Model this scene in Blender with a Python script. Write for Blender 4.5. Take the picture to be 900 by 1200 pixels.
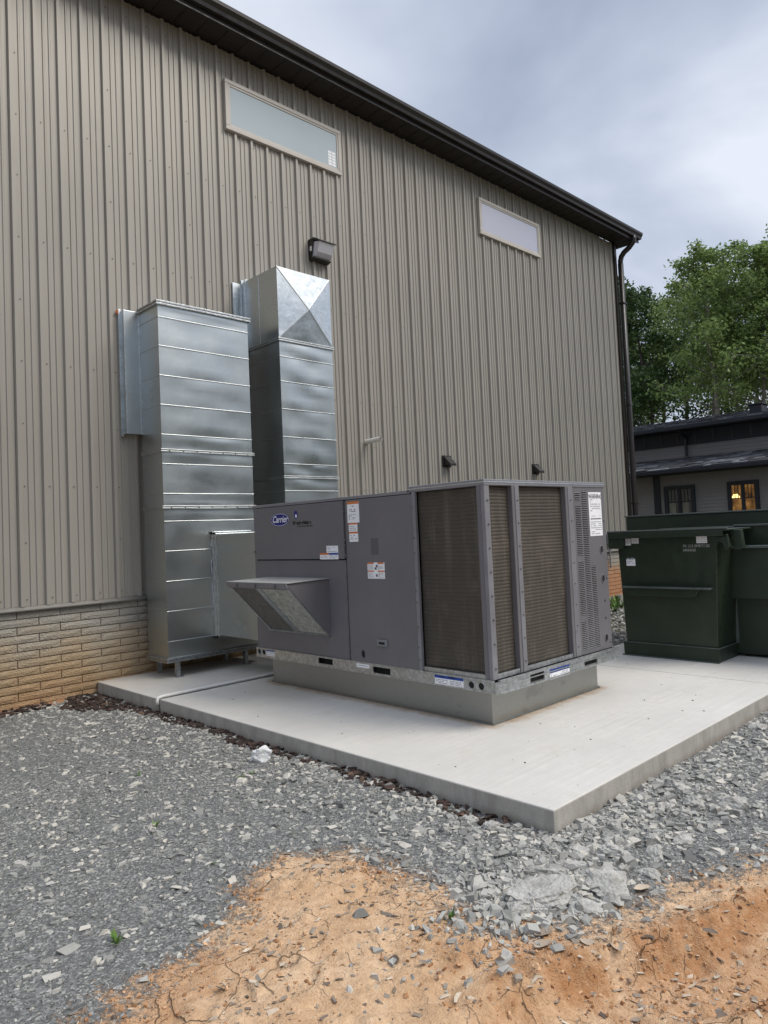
import bpy, bmesh, math, random
import numpy as np
from mathutils import Vector, Matrix
random.seed(7); rng=np.random.default_rng(11)
R=math.radians
sc=bpy.context.scene
for o in list(bpy.data.objects): bpy.data.objects.remove(o)
col=sc.collection

# ------------------------------------------------------------------ camera
cam=bpy.data.cameras.new('camera'); co=bpy.data.objects.new('camera',cam); col.objects.link(co); sc.camera=co
cam.sensor_fit='VERTICAL'; cam.sensor_height=36; cam.lens=847.13/1200*36
cam.shift_x=-3.765/1200; cam.shift_y=-12.56/1200; cam.clip_start=.05; cam.clip_end=1500
yaw,pit,rol=R(45.605),R(2.465),R(2.570)
fw=Vector((math.cos(yaw)*math.cos(pit),math.sin(yaw)*math.cos(pit),math.sin(pit)))
rt=Vector((math.sin(yaw),-math.cos(yaw),0)); up=rt.cross(fw)
cr=rt*math.cos(rol)-up*math.sin(rol); cu=up*math.cos(rol)+rt*math.sin(rol)
CAM=Vector((0,-8.0626,1.5))
M=Matrix((cr,cu,-fw)).transposed().to_4x4(); M.translation=CAM; co.matrix_world=M
sc.render.resolution_x=768; sc.render.resolution_y=1024

# ------------------------------------------------------------------ world, sun, exposure
SUN_EL,SUN_AZ=R(50),R(-58)      # azimuth measured from +x towards +y: the brighter part of the overcast
w=bpy.data.worlds.new('World'); sc.world=w; w.use_nodes=True
nt=w.node_tree; nt.nodes.clear(); N=nt.nodes.new; L=nt.links.new
out=N('ShaderNodeOutputWorld'); bg=N('ShaderNodeBackground'); L(bg.outputs[0],out.inputs[0])
sky=N('ShaderNodeTexSky'); sky.sky_type='NISHITA'; sky.sun_disc=False
sky.sun_elevation=SUN_EL; sky.sun_rotation=R(90)-SUN_AZ; sky.air_density=1.2; sky.dust_density=2.0
tc=N('ShaderNodeTexCoord'); sep=N('ShaderNodeSeparateXYZ'); L(tc.outputs['Generated'],sep.inputs[0])
zc=N('ShaderNodeMath'); zc.operation='MAXIMUM'; L(sep.outputs['Z'],zc.inputs[0]); zc.inputs[1].default_value=0
za=N('ShaderNodeMath'); za.operation='ADD'; L(zc.outputs[0],za.inputs[0]); za.inputs[1].default_value=.35
dv=N('ShaderNodeVectorMath'); dv.operation='DIVIDE'; L(tc.outputs['Generated'],dv.inputs[0]); L(za.outputs[0],dv.inputs[1])
n1=N('ShaderNodeTexNoise'); n1.inputs['Scale'].default_value=1.7; n1.inputs['Detail'].default_value=5; n1.inputs['Roughness'].default_value=.5; n1.inputs['Distortion'].default_value=.25
L(dv.outputs[0],n1.inputs['Vector'])
rp=N('ShaderNodeValToRGB'); L(n1.outputs['Fac'],rp.inputs[0])
rp.color_ramp.elements[0].position=.32; rp.color_ramp.elements[0].color=(2.75,3.15,4.05,1)
rp.color_ramp.elements[1].position=.66; rp.color_ramp.elements[1].color=(5.7,6.0,6.7,1)
e=rp.color_ramp.elements.new(.48); e.color=(3.8,4.25,5.15,1)
mx=N('ShaderNodeMix'); mx.data_type='RGBA'; mx.inputs[0].default_value=.94
L(sky.outputs[0],mx.inputs[6]); L(rp.outputs[0],mx.inputs[7]); 
el=N('ShaderNodeMapRange'); L(sep.outputs['Z'],el.inputs[0]); el.inputs[1].default_value=.60; el.inputs[2].default_value=1.0; el.inputs[3].default_value=1.0; el.inputs[4].default_value=2.6
vs_=N('ShaderNodeVectorMath'); vs_.operation='SCALE'; L(mx.outputs[2],vs_.inputs[0]); L(el.outputs[0],vs_.inputs['Scale']); L(vs_.outputs[0],bg.inputs[0]); bg.inputs[1].default_value=.1
sl=bpy.data.lights.new('sun','SUN'); sl.energy=1.9; sl.angle=R(32); sl.color=(1,.94,.84)
so=bpy.data.objects.new('sun',sl); col.objects.link(so)
sd=Vector((math.cos(SUN_EL)*math.cos(SUN_AZ),math.cos(SUN_EL)*math.sin(SUN_AZ),math.sin(SUN_EL)))
so.rotation_euler=sd.to_track_quat('Z','Y').to_euler(); so.location=(-5,-12,20)
sc.view_settings.view_transform='Standard'; sc.view_settings.look='None'; sc.view_settings.exposure=0.56; sc.view_settings.gamma=1
sc.render.engine='CYCLES'; sc.cycles.max_bounces=6

# ------------------------------------------------------------------ helpers
def empty(name,loc=(0,0,0),rz=0):
    o=bpy.data.objects.new(name,None); col.objects.link(o); o.location=loc; o.rotation_euler=(0,0,rz); o.empty_display_size=.1
    return o
def tag(o,label=None,cat=None,group=None,kind=None):
    if label: o['label']=label
    if cat: o['category']=cat
    if group: o['group']=group
    if kind: o['kind']=kind
    return o
class MB:
    def __init__(s): s.v=[];s.f=[];s.m=[]
    def add(s,vs,fs,mi=0):
        b=len(s.v); s.v+= [tuple(v) for v in vs]; s.f+=[tuple(b+i for i in f) for f in fs]; s.m+=[mi]*len(fs); return s
    def box(s,x0,x1,y0,y1,z0,z1,mi=0):
        if x0>x1:x0,x1=x1,x0
        if y0>y1:y0,y1=y1,y0
        if z0>z1:z0,z1=z1,z0
        vs=[(x0,y0,z0),(x1,y0,z0),(x1,y1,z0),(x0,y1,z0),(x0,y0,z1),(x1,y0,z1),(x1,y1,z1),(x0,y1,z1)]
        return s.add(vs,[(0,3,2,1),(4,5,6,7),(0,1,5,4),(1,2,6,5),(2,3,7,6),(3,0,4,7)],mi)
    def bar(s,a,b,wd,ht,upv=(0,0,1),mi=0):
        a=Vector(a);b=Vector(b);d=(b-a).normalized();u=Vector(upv);r=d.cross(u).normalized();u=r.cross(d)
        vs=[p+r*sx*wd/2+u*sz*ht/2 for p in(a,b) for sx,sz in((-1,-1),(1,-1),(1,1),(-1,1))]
        return s.add(vs,[(0,1,2,3),(7,6,5,4),(0,4,5,1),(1,5,6,2),(2,6,7,3),(3,7,4,0)],mi)
    def prism(s,prof,axis,a,b,mi=0):   # prof: 2-D loop; axis 'x','y','z' extruded a..b
        def P(p,t):
            return {'x':(t,p[0],p[1]),'y':(p[0],t,p[1]),'z':(p[0],p[1],t)}[axis]
        n=len(prof); vs=[P(p,a) for p in prof]+[P(p,b) for p in prof]
        fs=[tuple(range(n))[::-1],tuple(range(n,2*n))]+[(i,(i+1)%n,n+(i+1)%n,n+i) for i in range(n)]
        return s.add(vs,fs,mi)
    def tube(s,pts,rad,n=10,caps=True,mi=0):
        pts=[Vector(p) for p in pts]; rings=[];rad=rad if isinstance(rad,(list,tuple)) else [rad]*len(pts)
        ref=None
        for i,p in enumerate(pts):
            d=(pts[min(i+1,len(pts)-1)]-pts[max(i-1,0)]).normalized()
            if ref is None: ref=Vector((0,0,1)) if abs(d.z)<.9 else Vector((1,0,0))
            u=d.cross(ref).normalized(); v=u.cross(d).normalized(); ref=v if abs(d.dot(v))<.9 else ref
            rings.append([p+(u*math.cos(t)+v*math.sin(t))*rad[i] for t in [2*math.pi*k/n for k in range(n)]])
            ref=u.cross(d)*-1 if False else v
        vs=[q for r_ in rings for q in r_]; fs=[]
        for i in range(len(pts)-1):
            for k in range(n): fs.append((i*n+k,i*n+(k+1)%n,(i+1)*n+(k+1)%n,(i+1)*n+k))
        if caps: fs+= [tuple(range(n))[::-1],tuple(range((len(pts)-1)*n,len(pts)*n))]
        return s.add(vs,fs,mi)
    def build(s,name,mats,parent=None,bevel=0,smooth=False,loc=None):
        me=bpy.data.meshes.new(name); me.from_pydata(s.v,[],s.f)
        if not isinstance(mats,(list,tuple)): mats=[mats]
        for m in mats: me.materials.append(m)
        if len(mats)>1: me.polygons.foreach_set('material_index',s.m)
        me.update(); bm=bmesh.new(); bm.from_mesh(me); bmesh.ops.recalc_face_normals(bm,faces=bm.faces); bm.to_mesh(me); bm.free()
        o=bpy.data.objects.new(name,me); col.objects.link(o)
        if parent: o.parent=parent; o.matrix_parent_inverse=Matrix.Translation(-Vector(root_loc(parent)))
        if bevel:
            b=o.modifiers.new('bevel','BEVEL'); b.width=bevel; b.segments=2; b.limit_method='ANGLE'; b.angle_limit=R(40)
        if smooth:
            me.shade_smooth()
        return o
def root_loc(o):
    return Vector(o.location) if o.type=='EMPTY' else Vector((0,0,0))
def meshobj(name,v,f,mat,parent=None,smooth=False,attr=None):
    me=bpy.data.meshes.new(name)
    v=np.asarray(v,np.float32); f=np.asarray(f,np.int32); k=f.shape[1]
    me.vertices.add(len(v)); me.vertices.foreach_set('co',v.ravel())
    me.loops.add(f.size); me.loops.foreach_set('vertex_index',f.ravel())
    me.polygons.add(len(f)); me.polygons.foreach_set('loop_start',np.arange(0,f.size,k,dtype=np.int32)); me.polygons.foreach_set('loop_total',np.full(len(f),k,np.int32))
    if attr is not None:
        for nm,a in attr.items():
            at=me.attributes.new(nm,'FLOAT','POINT'); at.data.foreach_set('value',np.asarray(a,np.float32))
    me.update(calc_edges=True); me.validate()
    if isinstance(mat,(list,tuple)):
        for m_ in mat: me.materials.append(m_)
    else: me.materials.append(mat)
    me.shade_smooth() if smooth else me.shade_flat()
    o=bpy.data.objects.new(name,me); col.objects.link(o)
    if parent: o.parent=parent; o.matrix_parent_inverse=Matrix.Translation(-Vector(root_loc(parent)))
    return o
# procedural materials
class NT:
    def __init__(s,name):
        s.m=bpy.data.materials.new(name); s.m.use_nodes=True; s.t=s.m.node_tree; s.b=s.t.nodes['Principled BSDF']
        s.tc=s.t.nodes.new('ShaderNodeTexCoord')
        g=s.t.nodes.new('ShaderNodeNewGeometry'); s.pos=g.outputs['Position']; s.geo=g
        s.obj=s.tc.outputs['Object']
    def n(s,ty,**k):
        x=s.t.nodes.new(ty)
        for a,b in k.items(): setattr(x,a,b)
        return x
    def l(s,a,b): s.t.links.new(a,b)
    def noise(s,scale,detail=4,rough=.55,vec=None,dist=0,st=None):
        x=s.n('ShaderNodeTexNoise'); x.inputs['Scale'].default_value=scale;x.inputs['Detail'].default_value=detail;x.inputs['Roughness'].default_value=rough;x.inputs['Distortion'].default_value=dist
        v=vec or s.pos
        if st:
            mp=s.n('ShaderNodeMapping'); mp.inputs['Scale'].default_value=st; s.l(v,mp.inputs[0]); v=mp.outputs[0]
        s.l(v,x.inputs['Vector']); return x.outputs['Fac']
    def vor(s,scale,feature='F1',outp='Distance',st=None,rand=1,vec=None):
        x=s.n('ShaderNodeTexVoronoi',feature=feature); x.inputs['Scale'].default_value=scale; x.inputs['Randomness'].default_value=rand
        v=vec or s.pos
        if st:
            mp=s.n('ShaderNodeMapping'); mp.inputs['Scale'].default_value=st; s.l(v,mp.inputs[0]); v=mp.outputs[0]
        s.l(v,x.inputs['Vector']); return x.outputs[outp]
    def ramp(s,fac,stops):
        x=s.n('ShaderNodeValToRGB'); cr_=x.color_ramp
        while len(cr_.elements)<len(stops): cr_.elements.new(.5)
        for e_,(p,c) in zip(cr_.elements,stops):
            e_.position=p; e_.color=(c if len(c)==4 else (*c,1)) if not isinstance(c,(int,float)) else (c,c,c,1)
        s.l(fac,x.inputs[0]); return x.outputs[0]
    def mix(s,fac,a,b,bt='MIX'):
        x=s.n('ShaderNodeMix',data_type='RGBA',blend_type=bt)
        for i,v in((0,fac),(6,a),(7,b)):
            if isinstance(v,(int,float)): x.inputs[i].default_value=v if i==0 else (v,v,v,1)
            elif isinstance(v,tuple): x.inputs[i].default_value=(*v,1) if len(v)==3 else v
            else: s.l(v,x.inputs[i])
        return x.outputs[2]
    def math(s,op,a,b=0,c=None,clamp=False):
        x=s.n('ShaderNodeMath',operation=op,use_clamp=clamp)
        for i,v in enumerate((a,b,c)):
            if v is None: continue
            if isinstance(v,(int,float)): x.inputs[i].default_value=v
            else: s.l(v,x.inputs[i])
        return x.outputs[0]
    def axis(s,k): 
        x=s.n('ShaderNodeSeparateXYZ'); s.l(s.pos,x.inputs[0]); return x.outputs[k]
    def rng(s,v,a,b,c=0,d=1):
        x=s.n('ShaderNodeMapRange'); 
        for i,q in enumerate((v,a,b,c,d)):
            if isinstance(q,(int,float)): x.inputs[i].default_value=q
            else: s.l(q,x.inputs[i])
        return x.outputs[0]
    def bump(s,h,strength=.3,dist=.01,normal=None):
        x=s.n('ShaderNodeBump'); x.inputs['Strength'].default_value=strength;x.inputs['Distance'].default_value=dist
        s.l(h,x.inputs['Height'])
        if normal: s.l(normal,x.inputs['Normal'])
        return x.outputs[0]
    def set(s,**k):
        for a,v in k.items():
            i=s.b.inputs[{'base':'Base Color','rough':'Roughness','metal':'Metallic','normal':'Normal','spec':'Specular IOR Level','emit':'Emission Color','emits':'Emission Strength','alpha':'Alpha','coat':'Coat Weight','trans':'Transmission Weight'}[a]]
            if isinstance(v,(int,float)): i.default_value=v
            elif isinstance(v,tuple): i.default_value=(*v,1)
            else: s.l(v,i)
        return s.m
def var(c,a): return tuple(min(1,x*a) for x in c)
def paint(name,c,rough=.45,dirt=.12,scale=3,metal=0,bump=.0,spec=.5,streak=True):
    s=NT(name); n=s.noise(scale,5,.6); b=s.mix(s.rng(n,.3,.7),var(c,1-dirt),var(c,1+dirt*.7))
    if streak:
        k=s.noise(6,4,.6,st=(3,3,.25)); b=s.mix(s.rng(k,.5,.8,0,dirt*1.2),b,var(c,.6))
    a=dict(base=b,rough=s.rng(s.noise(12,3),.3,.7,max(0,rough-.08),rough+.1),metal=metal,spec=spec)
    if bump: a['normal']=s.bump(s.noise(60,3),bump,.004)
    return s.set(**a)
def galv(name,c=(.42,.44,.45),rough=.3,wave=.3,spangle=.12,dirt=0.15,fine=.12):
    s=NT(name)
    v=s.vor(38,outp='Color'); sx=s.n('ShaderNodeSeparateColor'); s.l(v,sx.inputs[0])
    b=s.mix(sx.outputs[0],var(c,1-spangle),var(c,1+spangle))
    cl=s.noise(2.2,5,.65,dist=.6); b=s.mix(s.rng(cl,.45,.75,0,dirt),b,var(c,.55))
    sc_=s.noise(5,6,.7,st=(1,1,7)); b=s.mix(s.rng(sc_,.66,.78,0,.25),b,var(c,1.2))
    r_=s.math('ADD',s.rng(s.noise(2.2,4,.55),.3,.7,rough-.04,rough+.07),s.rng(sx.outputs[1],0,1,-.008,.008))
    r_=s.math('ADD',r_,s.rng(sc_,.6,.8,0,.10))
    h=s.math('ADD',s.math('MULTIPLY',s.noise(2.3,2,.4),1.0),s.math('MULTIPLY',s.noise(6,2,.4,st=(.3,.3,1.6)),fine))
    return s.set(base=b,rough=r_,metal=1.0,normal=s.bump(h,wave,.05))
MAT={}
# siding: greige painted steel
s=NT('siding_paint'); c=(.315,.294,.260)
n=s.noise(.6,4,.5); b=s.mix(s.rng(n,.3,.7),var(c,.94),var(c,1.05)); k=s.noise(5,4,.6,st=(4,4,.12)); b=s.mix(s.rng(k,.5,.8,0,.22),b,var(c,.75))
MAT['siding']=s.set(base=b,rough=.42,metal=.12,normal=s.bump(s.noise(1.6,2,.4,st=(3,3,.7)),.18,.02))
MAT['flash']=paint('dull_flashing',(.13,.12,.105),.5,.15)
MAT['dusty']=paint('dusty_hood_top',(.30,.295,.28),.6,.2,5)  # hood top is a paler grey than the cabinet
MAT['brown']=paint('dark_bronze_metal',(.020,.0155,.0135),.38,.2)
MAT['soffit']=paint('soffit_brown',(.020,.015,.013),.6,.2)
MAT['trim']=paint('light_window_trim',(.46,.43,.39),.45,.08)
MAT['rtu']=paint('grey_cabinet_paint',(.150,.145,.155),.42,.10,1.6,bump=.05)
MAT['rtu_light']=paint('pale_grey_trim_paint',(.20,.20,.218),.35,.15,3)
MAT['slat']=paint('slat_grey',(.36,.36,.37),.35,.15,3,metal=.3)
MAT['galv']=galv('galvanised_duct',(.55,.585,.59),.31,.02,.02,.05,.0)
MAT['galv_bright']=galv('galvanised_edge',(.62,.66,.68),.3,.3,.1,.05)
MAT['seam']=paint('bright_seam_edge',(.55,.57,.57),.38,.15,metal=1,streak=False)
MAT['galv_dull']=galv('galvanised_dull',(.30,.315,.31),.5,.15,.12,.5)
MAT['galv_rail']=galv('galvanised_rail',(.50,.52,.53),.38,.3,.2,.3)
MAT['black']=paint('black_void',(.006,.006,.006),.8,.1,streak=False)  # paints in the dark inside holes and slots; also black lettering
MAT['screw']=paint('screw_metal',(.16,.15,.14),.4,.2,metal=.5,streak=False)
MAT['green']=paint('dark_green_steel',(.016,.0285,.0155),.40,.25,2.5,bump=.1)
MAT['green_edge']=paint('worn_green_edge',(.085,.105,.095),.4,.3,4,bump=.1)  # lighter grey-green paints a highlight line along the container's edges
MAT['label']=paint('label_white',(.84,.85,.88),.5,.05,streak=False)
MAT['ink']=paint('label_ink',(.10,.10,.12),.6,.1,streak=False)
MAT['ink2']=paint('label_grey_ink',(.38,.39,.43),.6,.1,streak=False)
MAT['orange']=paint('label_orange',(.62,.19,.05),.5,.1,streak=False)
MAT['blue']=paint('label_blue',(.008,.05,.30),.45,.1,streak=False)
MAT['logo_blue']=paint('logo_blue',(.008,.010,.18),.35,.05,streak=False)
MAT['pvc']=paint('white_pvc',(.72,.70,.66),.4,.06)
MAT['foam']=paint('orange_foam',(.6,.16,.03),.8,.2,streak=False)
MAT['stencil']=paint('stencil_paint',(.42,.45,.43),.7,.2,streak=False)
# glass
def glass(name,c,spec=1.0,rough=.06):
    s=NT(name); n=s.noise(1.2,3); return s.set(base=s.mix(n,var(c,.9),var(c,1.06)),rough=rough,spec=spec,coat=1.0,normal=s.bump(s.noise(2,1),.02,.02))
MAT['win_glass']=glass('pale_window_glass',(.39,.46,.48))
MAT['win_glass2']=glass('lilac_window_glass',(.42,.42,.51))
MAT['dark_glass']=glass('dark_window_glass',(.045,.045,.042))
s=NT('lit_room_glass'); z=s.axis('Z'); y=s.axis('Y')
g=s.noise(3.0,4,.6,st=(1,1.6,1)); bb=s.ramp(g,[(.3,(.015,.008,.004)),(.52,(.16,.075,.018)),(.75,(.42,.22,.07))])
MAT['lit_glass']=s.set(base=(.02,.018,.015),rough=.1,emit=bb,emits=.55)
s=NT('lamp_shade_glow'); MAT['lamp_glow']=s.set(base=(.8,.6,.3),emit=(1,.62,.22),emits=1.6)
s=NT('lens_glass'); rib=s.n('ShaderNodeTexWave'); rib.inputs['Scale'].default_value=40; s.l(s.pos,rib.inputs[0])
MAT['lens']=s.set(base=s.mix(rib.outputs['Fac'],(.42,.42,.45),(.70,.70,.76)),rough=.2,spec=.8,coat=.6,normal=s.bump(rib.outputs['Fac'],.3,.004))
# coil fins: dark brown-black fine fins with dusty streaks
s=NT('coil_fins')
fine=s.noise(30,3,.7,st=(9,9,.35)); dust=s.noise(5,6,.7,st=(3,3,.22)); dust2=s.noise(3.1,5,.65)
b=s.mix(s.rng(fine,.3,.7),(.048,.041,.033),(.085,.073,.060))
b=s.mix(s.rng(dust,.52,.75,0,.6),b,(.20,.175,.145)); b=s.mix(s.rng(dust2,.52,.68,0,.45),b,(.17,.14,.11))
MAT['coil']=s.set(base=b,rough=.6,metal=.2,normal=s.bump(s.noise(60,2,.6,st=(8,8,.6)),.5,.004))
s=NT('coil_tube'); MAT['tube']=s.set(base=s.mix(s.rng(s.noise(7,5,.7),.4,.7),(.068,.059,.048),(.115,.10,.083)),rough=.5,metal=.3)
s=NT('coil_tube_dusty'); MAT['tube2']=s.set(base=s.mix(s.rng(s.noise(7,5,.7),.4,.7),(.078,.067,.054),(.120,.103,.084)),rough=.6,metal=.2)
# filters
s=NT('filter_mesh'); v=s.vor(70,outp='Distance',st=(1,1,1)); n=s.noise(22,6,.8)
MAT['filter']=s.set(base=s.mix(s.rng(n,.35,.65),(.26,.265,.245),(.66,.67,.63)),rough=.55,metal=.4,normal=s.bump(s.math('ADD',v,n),.8,.012))
s=NT('filter_mesh_dirty'); n=s.noise(20,6,.8)
MAT['filter2']=s.set(base=s.mix(s.rng(n,.35,.65),(.09,.088,.08),(.20,.195,.18)),rough=.6,metal=.3,normal=s.bump(n,.8,.012))
# concrete top/side
s=NT('broom_concrete'); c=(.575,.55,.505)
n=s.noise(1.3,6,.6); n2=s.noise(9,6,.7); br=s.noise(9,4,.7,st=(.10,9,1))
b=s.mix(s.rng(n,.3,.7),var(c,.88),var(c,1.07)); b=s.mix(s.rng(n2,.35,.7,0,.35),b,var(c,.76)); b=s.mix(s.rng(s.noise(2.6,6,.75),.55,.72,0,.5),b,(.40,.345,.27)); b=s.mix(s.rng(br,.42,.66,0,.7),b,var(c,.80))
sp=s.vor(9,outp='Distance'); b=s.mix(s.rng(sp,.02,.05,.55,0),b,(.06,.05,.04))
# mud wash along the equipment curb, round its foot
x=s.axis('X'); y=s.axis('Y')
dx=s.math('MAXIMUM',s.math('SUBTRACT',4.42,x),s.math('SUBTRACT',x,5.98)); dy=s.math('MAXIMUM',s.math('SUBTRACT',-4.59,y),s.math('SUBTRACT',y,-1.72))
d=s.math('MAXIMUM',dx,dy); d=s.math('ADD',d,s.rng(s.noise(5,5,.7),.3,.7,-.06,.06))
b=s.mix(s.rng(d,.0,.12,.85,0),b,(.33,.22,.13))
wz=s.math('MULTIPLY',y,-1); wz=s.math('ADD',wz,s.rng(s.noise(2,5,.7),.3,.7,-.3,.3)); b=s.mix(s.rng(wz,.0,1.3,.38,0),b,(.36,.29,.20))
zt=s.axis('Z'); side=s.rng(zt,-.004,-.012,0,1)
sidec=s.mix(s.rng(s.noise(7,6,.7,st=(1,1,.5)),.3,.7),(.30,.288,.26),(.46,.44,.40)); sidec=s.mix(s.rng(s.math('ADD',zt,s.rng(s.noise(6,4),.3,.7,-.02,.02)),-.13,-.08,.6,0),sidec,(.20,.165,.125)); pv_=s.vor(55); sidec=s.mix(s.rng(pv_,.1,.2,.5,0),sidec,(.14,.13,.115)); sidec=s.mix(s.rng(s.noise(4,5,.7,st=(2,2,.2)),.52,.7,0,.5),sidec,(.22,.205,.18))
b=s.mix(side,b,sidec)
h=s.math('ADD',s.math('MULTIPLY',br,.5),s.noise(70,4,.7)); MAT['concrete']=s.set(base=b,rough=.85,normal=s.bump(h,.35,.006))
s=NT('rubble_concrete'); n=s.noise(9,6,.7); n2=s.vor(60)
MAT['rubble']=s.set(base=s.mix(s.rng(n,.3,.7),(.25,.24,.215),(.53,.515,.475)),rough=.9,normal=s.bump(s.math('ADD',s.noise(45,5,.8),n2),.7,.012))
s=NT('white_stone'); MAT['white_stone']=s.set(base=s.mix(s.noise(8,6,.7),(.5,.5,.49),(.8,.8,.78)),rough=.85,normal=s.bump(s.noise(40,5,.8),.6,.01))
# stones / leaves / straw / mulch by per-piece tint
def tinted(name,stops,rough=.85,bump=.5,scale=60):
    s=NT(name); a=s.n('ShaderNodeAttribute'); a.attribute_name='tint'; f=a.outputs['Fac']
    b=s.ramp(f,stops); n=s.noise(scale,4,.7); b=s.mix(s.rng(n,.3,.7,0,.35),b,s.mix(1.0,b,.55,'MULTIPLY'))
    return s.set(base=b,rough=rough,normal=s.bump(n,bump,.004))
MAT['stones']=tinted('crushed_stone',[(0,(.078,.076,.069)),(.35,(.150,.149,.137)),(.7,(.26,.255,.233)),(.92,(.40,.39,.355)),(1,(.50,.47,.41))])
MAT['mulch']=tinted('bark_mulch',[(0,(.018,.011,.008)),(.5,(.050,.028,.020)),(.85,(.10,.058,.040)),(.95,(.17,.10,.06)),(1,(.45,.15,.03))])
MAT['dry']=tinted('dry_litter',[(0,(.09,.065,.05)),(.3,(.19,.145,.11)),(.65,(.36,.29,.22)),(1,(.60,.50,.38))],bump=.2)
MAT['clod']=tinted('clay_crumb',[(0,(.27,.125,.05)),(.5,(.42,.225,.105)),(1,(.62,.40,.23))])
MAT['stones_dusty']=tinted('dusty_stone',[(0,(.09,.075,.06)),(.4,(.19,.165,.135)),(.8,(.31,.265,.21)),(1,(.46,.36,.25))])
MAT['weed']=tinted('weed_leaf',[(0,(.04,.10,.015)),(1,(.16,.26,.05))],bump=.1)
# foliage
def leafmat(name,a,b_,c_):
    s=NT(name); at=s.n('ShaderNodeAttribute'); at.attribute_name='tint'
    b=s.ramp(at.outputs['Fac'],[(0,a),(.55,b_),(1,c_)]); m=s.m; s.set(base=b,rough=.55,spec=.3)
    tr=s.n('ShaderNodeBsdfTranslucent'); s.l(b,tr.inputs[0]); ad=s.n('ShaderNodeMixShader'); ad.inputs[0].default_value=.3
    o=s.t.nodes['Material Output']; s.l(s.b.outputs[0],ad.inputs[1]); s.l(tr.outputs[0],ad.inputs[2]); s.l(ad.outputs[0],o.inputs[0]); return m
MAT['leaf']=leafmat('broadleaf_foliage',(.09,.14,.04),(.19,.27,.08),(.30,.39,.13))
MAT['leaf2']=leafmat('dark_foliage',(.035,.068,.024),(.065,.115,.038),(.11,.17,.055))
s=NT('bark_pale'); MAT['bark']=s.set(base=s.mix(s.noise(5,5,.7,st=(3,3,.8)),(.09,.08,.065),(.27,.255,.22)),rough=.9)
s=NT('bark_dark'); MAT['bark2']=s.set(base=s.mix(s.noise(5,5,.7,st=(3,3,.8)),(.03,.025,.02),(.10,.085,.07)),rough=.9)

# ------------------------------------------------------------------ ground sheet
def vnoise(x,y,sc_,seed=0):
    x=x*sc_+seed*17.13; y=y*sc_-seed*9.7
    xi=np.floor(x).astype(np.int64); yi=np.floor(y).astype(np.int64); fx=x-xi; fy=y-yi
    fx=fx*fx*(3-2*fx); fy=fy*fy*(3-2*fy)
    def h(a,b):
        n=(a*374761393+b*668265263+seed*982451653)&0xffffffff
        n=((n^(n>>13))*1274126177)&0xffffffff
        return ((n^(n>>16))&0xffff)/65535.
    return (h(xi,yi)*(1-fx)+h(xi+1,yi)*fx)*(1-fy)+(h(xi,yi+1)*(1-fx)+h(xi+1,yi+1)*fx)*fy
def fbm(x,y,s0,oct=4,seed=0,g=.5):
    a=1;t=0;n=0
    for i in range(oct): t=t+a*vnoise(x,y,s0*2**i,seed+i); n+=a; a*=g
    return t/n
# clay/gravel boundary: signed distance, positive on the clay side
BD=np.array([(-6,-9.5),(-1.5,-7.2),(.2,-5.95),(.965,-5.447),(1.479,-5.341),(1.75,-5.16),(1.92,-4.98),(2.2,-4.93),(2.40,-5.10),(2.47,-5.5),(2.42,-5.85),(2.46,-6.10),(2.62,-6.36),(2.85,-6.50),(3.2,-6.52),(3.6,-6.75),(4.1,-6.75),(5.5,-7.6),(9,-9.5),(16,-12)])
def claydist(x,y):
    best=np.full(x.shape,1e9); sg=np.ones(x.shape)
    for a,b in zip(BD[:-1],BD[1:]):
        d=b-a; L2=d@d; t=np.clip(((x-a[0])*d[0]+(y-a[1])*d[1])/L2,0,1)
        qx=x-(a[0]+t*d[0]); qy=y-(a[1]+t*d[1]); dd=np.hypot(qx,qy); c_=d[0]*qy-d[1]*qx
        m=dd<best; best=np.where(m,dd,best); sg=np.where(m,np.where(c_>0,-1,1),sg)
    return best*sg
BANK=([1.0,1.88,2.06,2.33,2.58,2.9,3.31,4.5,7],[-6.30,-6.43,-6.44,-6.50,-6.64,-6.77,-6.89,-7.3,-8.3])
def height(x,y):
    x=np.asarray(x,float);y=np.asarray(y,float)
    near=np.exp(-(((x-2.5)/6)**2+((y+4)/6)**2))
    z=-.125+near*(fbm(x,y,.9,3,1)-.5)*.06
    cd=claydist(x,y); cl=np.clip(cd/.25+.2,0,1)
    z+=near*cl*((fbm(x,y,3.5,6,5,.6)-.5)*.085+np.maximum(fbm(x,y,11,4,8,.6)-.53,0)*.10)
    # wheel rut: a crumbling bank with a lower smooth track on its near side
    bk=np.interp(x,*BANK)+(fbm(x,y,3.2,4,9)-.5)*.13
    s_=y-bk; sm=lambda t:np.clip(t,0,1)**2*(3-2*np.clip(t,0,1)); on_=near*cl*sm((x-1.3)/1.0)
    z-=on_*.085*sm(-s_/.10)*(1-.8*sm((-s_-.34)/.14)); z+=on_*.035*np.exp(-((s_-.05)/.07)**2)
    z+=on_*np.exp(-((s_)/.11)**2)*(fbm(x,y,14,4,33,.7)-.5)*.13
    gr=1-cl
    z+=near*gr*(fbm(x,y,14,3,21)-.5)*.022
    # rubble heap by the slab corner
    z+=.045*np.exp(-(((x-2.75)/.35)**2+((y+6.15)/.28)**2))
    z+=.03*np.exp(-(((x-3.9)/.9)**2+((y+6.25)/.18)**2))
    return z
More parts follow.
